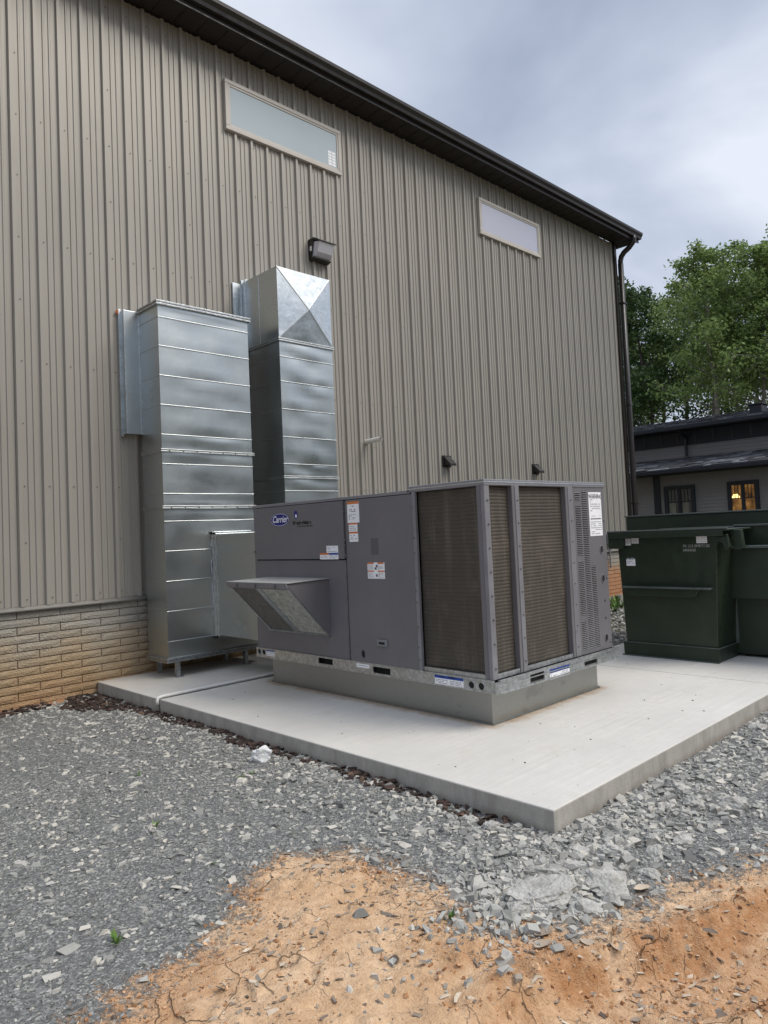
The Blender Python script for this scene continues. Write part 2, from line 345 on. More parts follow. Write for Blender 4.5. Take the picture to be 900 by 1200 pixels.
def rawclay(x,y):
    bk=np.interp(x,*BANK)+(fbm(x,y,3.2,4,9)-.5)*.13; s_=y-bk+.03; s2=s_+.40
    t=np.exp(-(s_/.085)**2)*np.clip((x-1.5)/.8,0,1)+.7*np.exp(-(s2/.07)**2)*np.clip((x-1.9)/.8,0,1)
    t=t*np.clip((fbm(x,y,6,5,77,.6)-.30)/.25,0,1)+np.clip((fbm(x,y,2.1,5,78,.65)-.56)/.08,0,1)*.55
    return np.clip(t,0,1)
def axis_pts(lo,hi,step,far,growth=1.25):
    a=list(np.arange(lo,hi,step)); s_=step; p=a[-1]; r_=[]
    while p<far: s_*=growth; p+=s_; r_.append(p)
    s_=step; p=lo; l_=[]
    while p>-far: s_*=growth; p-=s_; l_.append(p)
    return np.array(l_[::-1]+a+r_)
gx=axis_pts(.3,6.2,.0165,400,1.22); gy=axis_pts(-7.6,-.0,.0165,400,1.22)
X,Y=np.meshgrid(gx,gy,indexing='ij'); Z=height(X,Y); CD=claydist(X,Y)
under=(X>3.31)&(X<14)&(Y>-5.83)&(Y<-1.5); Z=np.where(under,np.minimum(Z,-.15),Z)
nx,ny=X.shape; idx=np.arange(nx*ny).reshape(nx,ny)
F=np.stack([idx[:-1,:-1],idx[1:,:-1],idx[1:,1:],idx[:-1,1:]],-1).reshape(-1,4)
s=NT('ground_surface'); at=s.n('ShaderNodeAttribute'); at.attribute_name='clay'; cd=at.outputs['Fac']
# clay
c1=s.noise(3.2,6,.65); c2=s.noise(28,5,.75); c3=s.noise(1.1,3,.5)
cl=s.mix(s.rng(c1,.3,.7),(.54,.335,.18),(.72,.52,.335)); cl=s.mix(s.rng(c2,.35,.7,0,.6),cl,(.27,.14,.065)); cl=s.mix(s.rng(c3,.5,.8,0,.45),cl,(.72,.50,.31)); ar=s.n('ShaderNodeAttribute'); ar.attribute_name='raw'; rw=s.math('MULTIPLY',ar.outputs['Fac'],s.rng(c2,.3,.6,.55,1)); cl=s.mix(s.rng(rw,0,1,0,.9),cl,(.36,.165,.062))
wv=s.n('ShaderNodeVectorMath',operation='ADD'); nz=s.n('ShaderNodeTexNoise'); nz.inputs['Scale'].default_value=6; nz.inputs['Detail'].default_value=4; s.l(s.pos,nz.inputs['Vector'])
sc2=s.n('ShaderNodeVectorMath',operation='SCALE'); sc2.inputs['Scale'].default_value=.13; s.l(nz.outputs['Color'],sc2.inputs[0]); s.l(s.pos,wv.inputs[0]); s.l(sc2.outputs[0],wv.inputs[1])
flat=s.n('ShaderNodeMapping'); flat.inputs['Scale'].default_value=(1,1,.0); s.l(wv.outputs[0],flat.inputs[0])
crk=s.vor(4.6,'DISTANCE_TO_EDGE',vec=flat.outputs[0]); crk2=s.vor(11,'DISTANCE_TO_EDGE',vec=flat.outputs[0])
cm=s.rng(crk,.0,.013,1,0); cm=s.math('MULTIPLY',cm,s.rng(s.noise(2.1,3),.52,.60)); cm2=s.math('MULTIPLY',s.rng(crk2,0,.018,.7,0),s.rng(s.noise(3.7,3),.56,.66)); cm=s.math('MAXIMUM',cm,cm2)
cl=s.mix(s.math('MULTIPLY',cm,.45),cl,(.13,.065,.032))  # shade inside the cracks painted in as dark brown
# gravel fines
g1=s.vor(95,outp='Color'); g1s=s.n('ShaderNodeSeparateColor'); s.l(g1,g1s.inputs[0]); g2=s.noise(1.7,5,.6)
gv=s.ramp(g1s.outputs[0],[(0,(.066,.067,.064)),(.5,(.13,.131,.126)),(.85,(.225,.225,.213)),(1,(.38,.37,.34))])
gv=s.mix(s.rng(g2,.4,.7,0,.35),gv,(.112,.116,.114))
# farther off the ground greens over
df=s.math('ADD',cd,s.rng(s.noise(4,7,.8),.25,.75,-.24,.24)); df=s.math('ADD',df,s.rng(s.noise(45,4,.8),.3,.7,-.12,.12))
mk=s.rng(df,-.06,.07)
bc=s.mix(mk,gv,cl)
xx=s.axis('X'); yy=s.axis('Y'); farm=s.rng(s.math('ADD',s.math('MAXIMUM',s.math('SUBTRACT',xx,9.2),s.math('SUBTRACT',-14,yy)),s.rng(s.noise(.6,4),.3,.7,-.9,.9)),0,1.5)
bc=s.mix(farm,bc,s.mix(s.noise(3,5,.7),(.05,.075,.022),(.16,.13,.075)))
# orange clay showing at the foot of the block wall on the left
wl=s.math('ADD',s.math('MULTIPLY',yy,-1),s.rng(s.noise(7,4),.3,.7,-.12,.12)); wm=s.math('MULTIPLY',s.rng(wl,.12,.2,1,0),s.rng(xx,2.9,3.1,1,0)); bc=s.mix(wm,bc,(.36,.17,.075))
hh=s.mix(mk,g1s.outputs[1],s.math('SUBTRACT',s.math('ADD',s.math('MULTIPLY',c2,.9),s.noise(90,3,.7)),s.math('MULTIPLY',cm,1.6)))
MAT['ground']=s.set(base=bc,rough=.92,normal=s.bump(hh,.9,.012))
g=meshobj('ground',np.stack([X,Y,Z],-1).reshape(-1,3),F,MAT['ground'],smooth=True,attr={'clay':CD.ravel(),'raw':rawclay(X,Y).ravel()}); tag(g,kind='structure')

# ------------------------------------------------------------------ concrete slabs
def slab(x0,x1,y0,y1,name='concrete_pad',kind='structure'):
    m=MB(); n=max(2,int((x1-x0)/.25)); 
    m.box(x0,x1,y0,y1,-.30,0); o=m.build(name,MAT['concrete'],bevel=.008); tag(o,kind=kind); return o
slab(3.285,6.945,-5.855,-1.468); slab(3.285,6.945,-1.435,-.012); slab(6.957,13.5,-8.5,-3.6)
m=MB(); m.tube([(3.272,-1.452,-.055),(3.268,-1.45,-.02),(3.28,-1.447,.010),(3.33,-1.444,.014),(4.2,-1.440,.014),(6.9,-1.438,.014)],.018,8)
o=m.build('joint_strip',MAT['pvc'],smooth=True); tag(o,'white rubber strip lying in the joint between the two concrete pads','joint strip')

# ------------------------------------------------------------------ metal building
XE=15.72; ZS=.876; ZE=8.06; P=.2545; X00=2.53-P*36    # first rib
B=empty('metal_building',(XE,0,0)); tag(B,'large greige metal building with ribbed siding, brown eave and block base','building')
m=MB(); m.box(X00,XE-.03,.06,14,-.3,8.0); m.build('wall_core',paint('wall_core_paint',(.2,.19,.17)),B)
# ribbed panel mesh, shared
def panel_profile():
    pts=[]
    for i in range(4):
        x=i*P
        pts+=[(x-.028,0),(x-.017,-.034),(x+.017,-.034),(x+.028,0)]
        for k in (1,2):
            c_=x+.030+(P-.06)*k/3.0; pts+=[(c_-.014,0),(c_-.007,-.011),(c_+.007,-.011),(c_+.014,0)]
    return pts
pp=panel_profile(); pp=pp+[(4*P-.0302,0)]
v=[];f=[]
for (a,b) in pp: v+= [(a,b,ZS+.02),(a,b,ZE-.03)]
for i in range(len(pp)-1): f.append((2*i,2*i+2,2*i+3,2*i+1))
pm=bpy.data.meshes.new('siding_panel'); pm.from_pydata(v,[],f); pm.materials.append(MAT['siding']); pm.update()
npan=22
for i in range(npan):
    o=bpy.data.objects.new('siding_panel',pm); col.objects.link(o); o.parent=B
    x=X00+4*P*i; o.location=(x-XE,-.0015*(i%2),0)
lastx=X00+4*P*npan
m=MB()
k=0
while lastx+k*P<XE-.1:
    x=lastx+k*P; pr=[(x-.03,0),(x-.017,-.034),(x+.017,-.034),(x+.03,0),(min(x+P-.03,XE-.06),0),(min(x+P-.03,XE-.06),.02),(x-.03,.02)]
    m.prism([(a,b) for a,b in pr],'z',ZS+.02,ZE-.03); k+=1
if k: m.build('siding_panel',MAT['siding'],B)
m=MB()
for k in range(95):
    x=X00+k*P+.052
    if x>XE-.1: continue
    lap=(k%4==0)
    for z in (.97,2.155,3.486,4.825,6.165,7.845):
        m.tube([(x,.0,z),(x,-.008,z)],.0065,6)
    if lap:
        for z in (1.56,2.82,4.15,5.5,6.844): m.tube([(x,.0,z),(x,-.008,z)],.0065,6)
tag(m.build('siding_screw',MAT['screw'],B),kind='stuff')
m=MB(); m.prism([(0,ZS-.012),(-.050,ZS-.022),(-.050,ZS-.010),(-.028,ZS+.018),(0,ZS+.03)],'x',X00,XE-.05); m.build('base_flashing',MAT['flash'],B,bevel=.002)
m=MB(); m.box(XE-.075,XE+.02,-.052,.09,ZS-.02,ZE-.01); m.build('corner_trim',MAT['brown'],B,bevel=.004)
# eave: soffit boards, fascia, gutter, roof
m=MB(); m.box(X00,XE+.42,-.395,.02,ZE,ZE+.02); m.build('soffit',MAT['soffit'],B)
for_s=MB()
x=X00
while x<XE+.4: for_s.box(x,x+.008,-.39,-.0,ZE-.007,ZE-.001); x+=.30
tag(for_s.build('soffit_groove',MAT['brown'],B),kind='stuff')
m=MB(); m.box(X00,XE+.44,-.415,-.395,ZE-.025,ZE+.215); m.build('fascia',MAT['brown'],B,bevel=.003)
m=MB()
gp=[(-.415,8.245),(-.415,8.105),(-.475,8.105),(-.488,8.15),(-.520,8.20),(-.525,8.245),(-.512,8.257),(-.509,8.238),(-.500,8.20),(-.470,8.155),(-.462,8.118),(-.428,8.118),(-.428,8.245)]
m.prism(gp,'x',X00,XE+.44); gt=m.build('gutter',MAT['brown'],B,bevel=.002)
m=MB(); m.prism(gp[:7],'x',XE+.44,XE+.446); m.build('gutter_end_cap',MAT['brown'],B)
m=MB(); m.prism([(-.41,8.26),(-.41,8.235),(7,10.4),(14.4,8.235),(14.4,8.26),(7,10.43)],'x',X00,XE+.45); m.build('roof',MAT['brown'],B)
m=MB(); m.box(XE+.30,XE+.42,.02,14,ZE,ZE+.18); m.build('rake_trim',MAT['brown'],B)
# downspout
DS=empty('downspout',(XE+.08,-.06,0)); tag(DS,'dark brown downspout with a curved top elbow at the building corner','downspout')
def rect_sweep(m,pts,a,b):   # rounded-rect section a (x) by b (perp)
    n=12; sec=[(math.copysign(abs(math.cos(t))**.6,math.cos(t))*a/2,math.copysign(abs(math.sin(t))**.6,math.sin(t))*b/2) for t in [2*math.pi*(k+.5)/n for k in range(n)]]
    vs=[]
    for i,p in enumerate(pts):
        p=Vector(p); d=(Vector(pts[min(i+1,len(pts)-1)])-Vector(pts[max(0,i-1)])).normalized(); side=Vector((1,0,0)); side=(side-d*side.dot(d)).normalized(); q=d.cross(side)
        vs+=[p+side*sx+q*sy for sx,sy in sec]
    fs=[(i*n+k,i*n+(k+1)%n,(i+1)*n+(k+1)%n,(i+1)*n+k) for i in range(len(pts)-1) for k in range(n)]+[tuple(range(n)),tuple(range((len(pts)-1)*n,len(pts)*n))]
    m.add(vs,fs)
m=MB(); xx_=XE+.10
rect_sweep(m,[(xx_+.02,-.45,8.12),(xx_+.02,-.45,8.05),(xx_+.015,-.42,7.97),(xx_+.01,-.33,7.88),(xx_+.0,-.20,7.80),(xx_,-.13,7.72),(xx_,-.10,7.62),(xx_,-.10,7.5)],.12,.10); m.build('elbow',MAT['brown'],DS,smooth=True)
m=MB(); rect_sweep(m,[(xx_,-.10,7.56),(xx_,-.10,4),(xx_,-.10,.35),(xx_,-.12,.2),(xx_,-.25,.02)],.13,.11); m.build('pipe',MAT['brown'],DS,smooth=True)
m=MB()
for z in (6.6,4.2,1.9): m=MB(); m.box(xx_-.075,xx_+.075,-.165,-.02,z,z+.03); m.build('strap',MAT['brown'],DS)
# long clerestory windows in proud frames
def window(x0,x1,z0,z1,gl,label,sticker=False):
    W=empty('window',((x0+x1)/2,0,z0)); tag(W,label,'window')
    # window moves with wall: make it a child part of the building instead
    return W
def bwin(x0,x1,z0,z1,gl,lab,sticker):
    t=.055; m=MB()
    m.box(x0,x1,-.060,0,z1-t,z1); m.box(x0,x1,-.060,0,z0,z0+t); m.box(x0,x0+t,-.060,0,z0+t,z1-t); m.box(x1-t,x1,-.060,0,z0+t,z1-t)
    fr=m.build('window',MAT['trim'],B,bevel=.006); fr['label']=lab
    m=MB(); a=x0+t;b=x1-t;c_=z0+t;d=z1-t;t2=.028
    m.box(a,b,-.052,-.01,d-t2,d); m.box(a,b,-.052,-.01,c_,c_+t2); m.box(a,a+t2,-.052,-.01,c_+t2,d-t2); m.box(b-t2,b,-.052,-.01,c_+t2,d-t2); m.build('sash',MAT['trim'],fr,bevel=.003)
    m=MB(); m.box(a+t2,b-t2,-.043,-.037,c_+t2,d-t2); m.build('pane',gl,fr)
    if sticker:
        m=MB()
        for r_ in range(5):
            for q in range(2): m.box(b-t2-.17+q*.075,b-t2-.105+q*.075,-.0445,-.0435,c_+t2+.02+r_*.045,c_+t2+.056+r_*.045)
        m.build('sticker',MAT['label'],fr)
bwin(5.171,7.194,6.934,7.623,MAT['win_glass'],'pale blue-grey pane with a small white sticker in the lower corner',True)
bwin(10.554,12.525,6.928,7.619,MAT['win_glass2'],'lilac-grey pane nearer the downspout',False)
# base wall of bricks
BW=empty('base_wall',(3,.03,-.3)); tag(BW,'brick-patterned masonry base wall under the siding, stained orange near the ground','wall')
s=NT('split_face_brick'); z=s.axis('Z'); n=s.noise(2.5,5,.6); zz=s.math('ADD',z,s.rng(n,.3,.7,-.16,.16))
b=s.ramp(s.rng(zz,-.2,.95),[(0,(.40,.235,.12)),(.28,(.40,.285,.165)),(.55,(.38,.31,.22)),(.8,(.35,.325,.28)),(1,(.33,.315,.285))])
oi=s.n('ShaderNodeObjectInfo'); b=s.mix(s.rng(oi.outputs['Random'],0,1,0,.22),b,s.mix(1.0,b,.6,'MULTIPLY'))
b=s.mix(s.rng(s.noise(45,4,.8),.35,.65,0,.22),b,s.mix(1.0,b,.5,'MULTIPLY'))
# east end is more heavily splashed with red clay
xw=s.axis('X'); b=s.mix(s.math('MULTIPLY',s.rng(xw,11,13),s.rng(zz,.62,.42,0,.8)),b,(.42,.19,.09))
MAT['brick']=s.set(base=b,rough=.9,normal=s.bump(s.math('ADD',s.noise(38,4,.75),s.vor(70)),.6,.012))
s=NT('mortar'); z=s.axis('Z'); MAT['mortar']=s.set(base=s.mix(s.rng(z,0,.8),(.32,.20,.12),(.22,.205,.185)),rough=.95)
m=MB(); m.box(X00,XE-.02,.012,.3,-.3,ZS+.03); m.build('mortar',MAT['mortar'],BW)
CH=.0842; BL=.435
bm_=[]
for q in range(4):
    mb=MB(); n_=4; r_=random.Random(q)
    vs=[];L_=BL-.010;H_=CH-.011
    # front face is a 5x2 grid, rough
    for iz in range(3):
        for ix in range(6):
            edge=iz in(0,2) or ix in(0,5)
            vs.append((ix/5*L_,(-.004 if edge else -.010+r_.uniform(-.004,.003)),iz/2*H_))
    fs=[(iz*6+ix,iz*6+ix+1,(iz+1)*6+ix+1,(iz+1)*6+ix) for iz in range(2) for ix in range(5)]
    vs+=[(0,.014,0),(L_,.014,0),(L_,.014,H_),(0,.014,H_)]
    fs+=[(18,0,12,21),(19,20,17,5),(21,12,13,14,15,16,17,20),(18,19,5,4,3,2,1,0)]
    me=bpy.data.meshes.new('brick'); me.from_pydata(vs,[],fs); me.materials.append(MAT['brick']); me.update(); bm_.append(me)
cnt=0; rest=MB()
for r_ in range(13):
    z=ZS-.018-(r_+1)*CH+.006
    x=-1.0+ (r_%2)*BL/2 - BL*3
    while x<XE-.5:
        jit=random.uniform(-.004,.004)
        if .9<x<4.9 and z>-.25:
            o=bpy.data.objects.new('brick',random.choice(bm_)); col.objects.link(o); o.parent=BW; o.location=(x-3,jit*.6-.03+.004,z+.3); cnt+=1
        elif z>-.25: rest.box(x,x+BL-.010,-.006+jit*.6,.014,z,z+CH-.011)
        x+=BL
ob=rest.build('brick_courses',MAT['brick'],BW); tag(ob,kind='stuff')
# ------------------------------------------------------------------ wall fittings
WL=empty('wall_light',(6.70,0,5.6)); tag(WL,'dark bronze wall pack light with ribbed glass lens above the taller duct','wall light')
m=MB(); m.prism([(0,5.50),(0,5.83),(-.16,5.83),(-.285,5.765),(-.285,5.745),(-.14,5.79),(-.06,5.53),(-.10,5.47),(-.05,5.46)],'x',6.53,6.545); m.prism([(0,5.50),(0,5.83),(-.16,5.83),(-.285,5.765),(-.285,5.745),(-.14,5.79),(-.06,5.53),(-.10,5.47),(-.05,5.46)],'x',6.895,6.91)
m.box(6.545,6.895,-.05,0,5.47,5.83); m.prism([(-.0,5.835),(-.17,5.835),(-.30,5.765),(-.30,5.742),(-.16,5.80),(-.0,5.80)],'x',6.52,6.92); m.prism([(-.05,5.46),(-.05,5.50),(-.15,5.52),(-.17,5.485)],'x',6.535,6.905)
m.prism([(-.0,5.50),(-.0,5.83),(-.15,5.83),(-.08,5.50)],'x',6.528,6.548); m.build('housing',MAT['brown'],WL,bevel=.004)
m=MB(); m.prism([(-.05,5.505),(-.15,5.52),(-.215,5.58),(-.285,5.745),(-.05,5.80)],'x',6.552,6.888); m.build('lens',MAT['lens'],WL,bevel=.008)
m=MB(); m.box(6.515,6.53,-.10,-.06,5.62,5.70); m.build('photocell',MAT['pvc'],WL)
o=MB(); o.tube([(7.49,.0,2.892),(7.49,-.34,2.905)],.036,14,caps=False); o.tube([(7.49,-.34,2.905),(7.49,0,2.892)],.029,14,caps=False); pv=o.build('drain_pipe',MAT['pvc'],smooth=True)
tag(pv,'white plastic pipe stub poking out of the siding above the rooftop unit','pipe')
def vent(x,z,lab):
    V=empty('wall_vent',(x,0,z)); tag(V,lab,'vent',None)
    m=MB(); m.box(x-.10,x+.10,-.040,0,z-.10,z+.10); m.build('flange',MAT['brown'],V,bevel=.004)
    m=MB(); m.prism([(-.04,z+.085),(-.04,z-.06),(-.17,z-.085),(-.17,z-.045)],'x',x-.08,x+.08); m.build('hood',MAT['brown'],V,bevel=.006)
vent(9.33,2.66,'dark brown vent hood on the siding nearer the white pipe stub'); vent(11.98,2.605,'dark brown vent hood on the siding, farther right towards the downspout')
WB=MB(); WB.box(14.55,14.72,-.09,0,1.02,1.25); WB.tube([(14.63,-.05,1.02),(14.63,-.05,.5)],.018,8); ob=WB.build('junction_box',MAT['rtu_light'],bevel=.008); tag(ob,'small grey electrical box low on the siding behind the rooftop unit','electrical box')

WL.scale=(.84,.84,.84); WL.location.x-=.035; WL.location.z-=.01
# ------------------------------------------------------------------ ducts
def pillow(m,o,ex,ey,n,w_,h_,amp=.004,seed=0,nx_=10,nz_=5):
    """oil-canned sheet: origin o, unit axes ex (along), ey (up), outward normal n"""
    r_=random.Random(seed); k1,k2,p1,p2=r_.uniform(2,4),r_.uniform(1,2.4),r_.uniform(0,6),r_.uniform(0,6)
    o=Vector(o);ex=Vector(ex);ey=Vector(ey);n=Vector(n); vs=[];fs=[]
    for j in range(nz_+1):
        for i in range(nx_+1):
            u=i/nx_;v=j/nz_; e_=min(1,4*min(u,1-u,v,1-v)*1.5)
            d=amp*e_*(.6*math.sin(k1*u*3+p1)+.6*math.sin(k2*v*3+k1*u+p2)+.3)
            vs.append(o+ex*(u*w_)+ey*(v*h_)+n*d)
    W=nx_+1
    for j in range(nz_):
        for i in range(nx_): fs.append((j*W+i,j*W+i+1,(j+1)*W+i+1,(j+1)*W+i))
    m.add(vs,fs)
def duct_body(D,x0,x1,y0,y1,zs,amp=.004,seed=0):
    """front(-y) and side faces as separate folded bands between seam heights zs (descending)"""
    for i,(zt,zb) in enumerate(zip(zs[:-1],zs[1:])):
        m=MB(); g_=.004
        pillow(m,(x0,y0,zb+g_),(1,0,0),(0,0,1),(0,-1,0),x1-x0,zt-zb-2*g_,amp,seed+i*3)
        pillow(m,(x0,y1,zb+g_),(0,-1,0),(0,0,1),(-1,0,0),y1-y0,zt-zb-2*g_,amp*.6,seed+i*3+1,5,4)
        pillow(m,(x1,y0,zb+g_),(0,1,0),(0,0,1),(1,0,0),y1-y0,zt-zb-2*g_,amp*.6,seed+i*3+2,5,4)
        o=m.build('duct_panel',MAT['galv'],D,smooth=False)
        for p_ in o.data.polygons: p_.use_smooth=True
    m=MB()
    for z in zs[1:-1]:
        m.box(x0-.005,x1+.005,y0-.008,y1,z-.005,z+.005)
    m.build('seam',MAT['seam'],D,bevel=.003)
    m=MB(); m.box(x0+.006,x1-.006,y0+.008,y1,zs[-1],zs[0]); m.build('core',MAT['galv_dull'],D)
def ring(D,x0,x1,y0,y1,z,h=.035,out=.022,mat='seam',name='flange'):
    m=MB(); m.box(x0-out,x1+out,y0-out,y1+.0,z-h/2,z-h*.12); m.box(x0-out,x1+out,y0-out,y1+.0,z+h*.12,z+h/2); m.box(x0-out*.6,x1+out*.6,y0-out*.6,y1,z-h*.2,z+h*.2)
    return m.build(name,MAT[mat],D,bevel=.002)
A=empty('square_duct',(4.45,-.34,0)); tag(A,'left galvanised steel duct standing on short legs against the wall','duct')
ax0,ax1,ay0,ay1=3.845,5.035,-.58,-.11
duct_body(A,ax0,ax1,ay0,ay1,[4.20,4.045,3.715,3.379,3.047,2.71,2.53],.0035,1)
duct_body(A,ax0,ax1,ay0,ay1,[2.53,2.379,2.044,1.89],.0035,30)
duct_body(A,ax0,ax1,ay0,ay1,[1.89,1.733,1.4,1.065,.731,.398,.215],.0035,60)
ring(A,ax0,ax1,ay0,ay1,4.205,.05,.03,'galv_rail','cap'); ring(A,ax0,ax1,ay0,ay1,2.53); ring(A,ax0,ax1,ay0,ay1,1.89); ring(A,ax0,ax1,ay0,ay1,.195,.05,.035,'galv_rail','bottom_flange')
m=MB(); m.box(3.655,ax0+.02,-.115,-.0,2.765,4.205); m.build('wall_collar',MAT['galv'],A,bevel=.004)
m=MB(); m.box(3.63,3.66,-.045,0,2.74,4.225); m.box(3.655,3.668,-.125,-.11,2.765,4.205); m.box(ax0-.012,ax0+.0,-.128,-.11,2.76,4.20)
for i in range(9): m.box(3.66,3.674,-.122,-.112,2.85+i*.15,2.90+i*.15)
m.build('collar_edge',MAT['galv_bright'],A,bevel=.002)
m=MB(); r_=random.Random(3)
for i in range(5):
    c_=Vector((3.632+r_.uniform(-.01,.01),-.03,4.20+r_.uniform(-.03,.015))); m.tube([c_-Vector((.012,0,0)),c_,c_+Vector((.012,0,0))],[.006,.014,.006],7)
m.build('sealant',MAT['foam'],A,smooth=True)
m=MB()
for z in (2.53,1.89,.205,4.19):
    for k in range(7): m.tube([(ax0+.08+k*.172,ay0-.02,z-.004),(ax0+.08+k*.172,ay0-.032,z-.004)],.006,6)
tag(m.build('duct_screw',MAT['screw'],A),kind='stuff')
MAT['mastic']=paint('smeared_sealant',(.40,.42,.42),.6,.3,streak=False)
m=MB(); r_=random.Random(12)
for z0,z1 in ((.62,1.5),(1.02,1.3)):
    z=z0
    while z<z1: h=r_.uniform(.02,.09); m.box(4.428-r_.uniform(0,.022),4.45,-.600,-.582,z,z+h); z+=h*.9
tag(m.build('sealant_smear',MAT['mastic'],A,bevel=.003),kind='stuff')
# branch from duct A to the unit
m=MB(); m.box(4.455,5.02,-1.63,-.585,.40,1.565); m.build('branch',MAT['galv'],A,bevel=.003)
m=MB()
for z0,z1 in ((.36,.40),(1.565,1.60)): m.box(4.42,4.95 if z0>1 else 5.06,-.625,-.585,z0,z1)
m.box(4.42,4.455,-.625,-.585,.36,1.60); m.box(4.44,4.46,-.66,-.625,.385,1.58); m.box(4.45,5.03,-.66,-.628,1.562,1.578)
m.build('branch_flange',MAT['galv_bright'],A,bevel=.003)
for fx in (3.955,4.84):
    m=MB(); m.box(fx-.022,fx+.022,-.595,-.590+.004,0.0,.175); m.box(fx-.022,fx-.018,-.591,-.55,0,.175); m.box(fx-.03,fx+.06,-.61,-.54,0.001,.007); m.build('leg',MAT['galv_rail'],A)
for fx in (3.955,4.84):
    m=MB(); m.box(fx-.022,fx+.022,-.16,-.155,0.0,.175); m.box(fx-.022,fx-.018,-.155,-.12,0,.175); m.build('leg',MAT['galv_rail'],A)
# duct B
Bd=empty('square_duct',(5.77,-.4,0)); tag(Bd,'taller galvanised steel duct with a cross-creased top panel behind the unit','duct')
bx0,bx1,by0,by1=5.335,6.195,-.82,-.075
duct_body(Bd,bx0,bx1,by0,by1,[3.96,3.752,3.438,3.092,2.743,2.406,2.23],.006,100)
duct_body(Bd,bx0,bx1,by0,by1,[2.23,2.07,1.74,1.41,1.08,.75,.30],.004,130)
ring(Bd,bx0,bx1,by0,by1,3.965,.04,.022); ring(Bd,bx0,bx1,by0,by1,2.24,.035,.02)
m=MB(); zc0,zc1=3.99,4.893; cxm,czm=(bx0+bx1)/2,(zc0+zc1)/2
q=[(bx0,by0,zc0),(bx1,by0,zc0),(bx1,by0,zc1),(bx0,by0,zc1),(cxm+.03,by0-.045,czm-.03)]
m.add(q,[(0,1,4),(1,2,4),(2,3,4),(3,0,4)]); m.build('cross_panel',MAT['galv_bright'],Bd)
m=MB()
for a in range(4): m.bar(q[a],q[4],.014,.012,(0,-1,0))
m.build('crease',MAT['seam'],Bd)
m=MB(); pillow(m,(bx0,by1,zc0),(0,-1,0),(0,0,1),(-1,0,0),by1*-1*-1-by0,zc1-zc0,.004,9,8,6); m.build('side_panel',MAT['galv'],Bd,smooth=True)
m=MB(); m.box(bx0+.004,bx1-.004,by0+.003,0,zc0,zc1-.004); m.build('elbow',MAT['galv'],Bd)
m=MB(); m.box(bx0-.003,bx0+.012,-.42,-.408,zc0,zc1); m.box(bx0-.02,bx1+.02,-.055,0,zc0-.02,zc1+.03); m.box(bx0-.02,bx1+.02,-.14,-.118,zc0,zc1+.02); m.box(bx0-.14,bx0,-.035,0,zc0-.02,zc1-.02)
m.build('wall_flange',MAT['galv_bright'],Bd,bevel=.002)
m=MB(); m.box(5.40,6.0,-1.63,by0,.40,1.5); m.build('branch',MAT['galv'],Bd,bevel=.003)

# ------------------------------------------------------------------ rooftop unit on its curb
x0,x1,y0,y1=4.317,6.087,-4.695,-1.625
CB=empty('equipment_curb',(5.2,-3.16,0)); tag(CB,'dull galvanised steel curb under the grey air conditioning unit, stained along its foot','equipment curb')
s=NT('curb_galv'); cc=(.36,.365,.35); v=s.vor(40,outp='Color'); sx=s.n('ShaderNodeSeparateColor'); s.l(v,sx.inputs[0]); b=s.mix(sx.outputs[0],var(cc,.98),var(cc,1.02))
st=s.noise(1.6,5,.7,st=(1,1,2.2)); b=s.mix(s.rng(st,.6,.64,0,.3),b,var(cc,.5)); b=s.mix(s.rng(s.noise(4,6,.75),.66,.72,0,.4),b,var(cc,1.4))
MAT['curb']=s.set(base=b,rough=.36,metal=.9,normal=s.bump(s.noise(3,3),.2,.02))
m=MB(); m.box(x0+.105,x1-.105,y0+.105,y1-.105,.0,.27); m.build('curb_wall',MAT['curb'],CB,bevel=.003)
m=MB(); m.box(x0+.09,x1-.09,y0+.09,y1-.09,.0,.012); m.build('curb_foot',MAT['galv_dull'],CB,bevel=.002)
U=empty('air_conditioning_unit',(5.2,-3.16,.27)); tag(U,'large grey packaged air conditioning unit with brown coils and an intake hood','air conditioner')
m=MB(); m.box(x0+.07,x1-.07,y0+.07,y1-.02,.34,1.80); m.build('inner_body',MAT['black'],U)
# far faces and top
m=MB(); m.box(x0+.02,x1-.005,y1-.03,y1,.345,1.815); m.box(x1-.03,x1-.004,y0+.06,y1-.03,.345,1.815); m.build('rear_panel',MAT['rtu'],U,bevel=.003)
m=MB(); m.prism([(y1+.012,1.812),(y1+.012,1.840),(-3.93,1.840),(-3.93,1.812)],'x',x0-.010,x1+.008); m.build('roof_panel',MAT['rtu_light'],U,bevel=.003)
m=MB(); m.box(x0-.010,x1+.010,y0-.010,-3.90,1.822,1.870); m.build('condenser_top',MAT['rtu_light'],U,bevel=.005)
m=MB(); m.box(x0-.012,x1+.012,y0-.012,-3.90,1.842,1.852); m.build('top_lip',MAT['galv_bright'],U,bevel=.002)
def panel(nm,ya,yb,za,zb,xo,mat='rtu',th=.03,lab=None):
    m=MB(); m.box(xo,xo+th,ya,yb,za,zb); o=m.build(nm,MAT[mat],U,bevel=.004)
    if lab: o['label']=lab
    return o
panel('frame_panel',y1-.045,y1,.345,1.812,x0+.004)
panel('blower_access_panel',-3.085,-1.67,1.277,1.806,x0-.016,lab='upper panel with the oval badge')
panel('intake_panel',-3.085,-1.672,.352,1.268,x0-.002,lab='lower panel behind the intake hood')
panel('control_access_panel',-3.952,-3.118,.352,1.806,x0-.014,lab='tall panel with warning stickers')
panel('seam_strip',-3.118,-3.085,.352,1.806,x0+.006,'rtu')
m=MB(); m.box(x0-.018,x0+.012,-3.992,-3.955,.365,1.822); m.build('post',MAT['rtu_light'],U,bevel=.004)
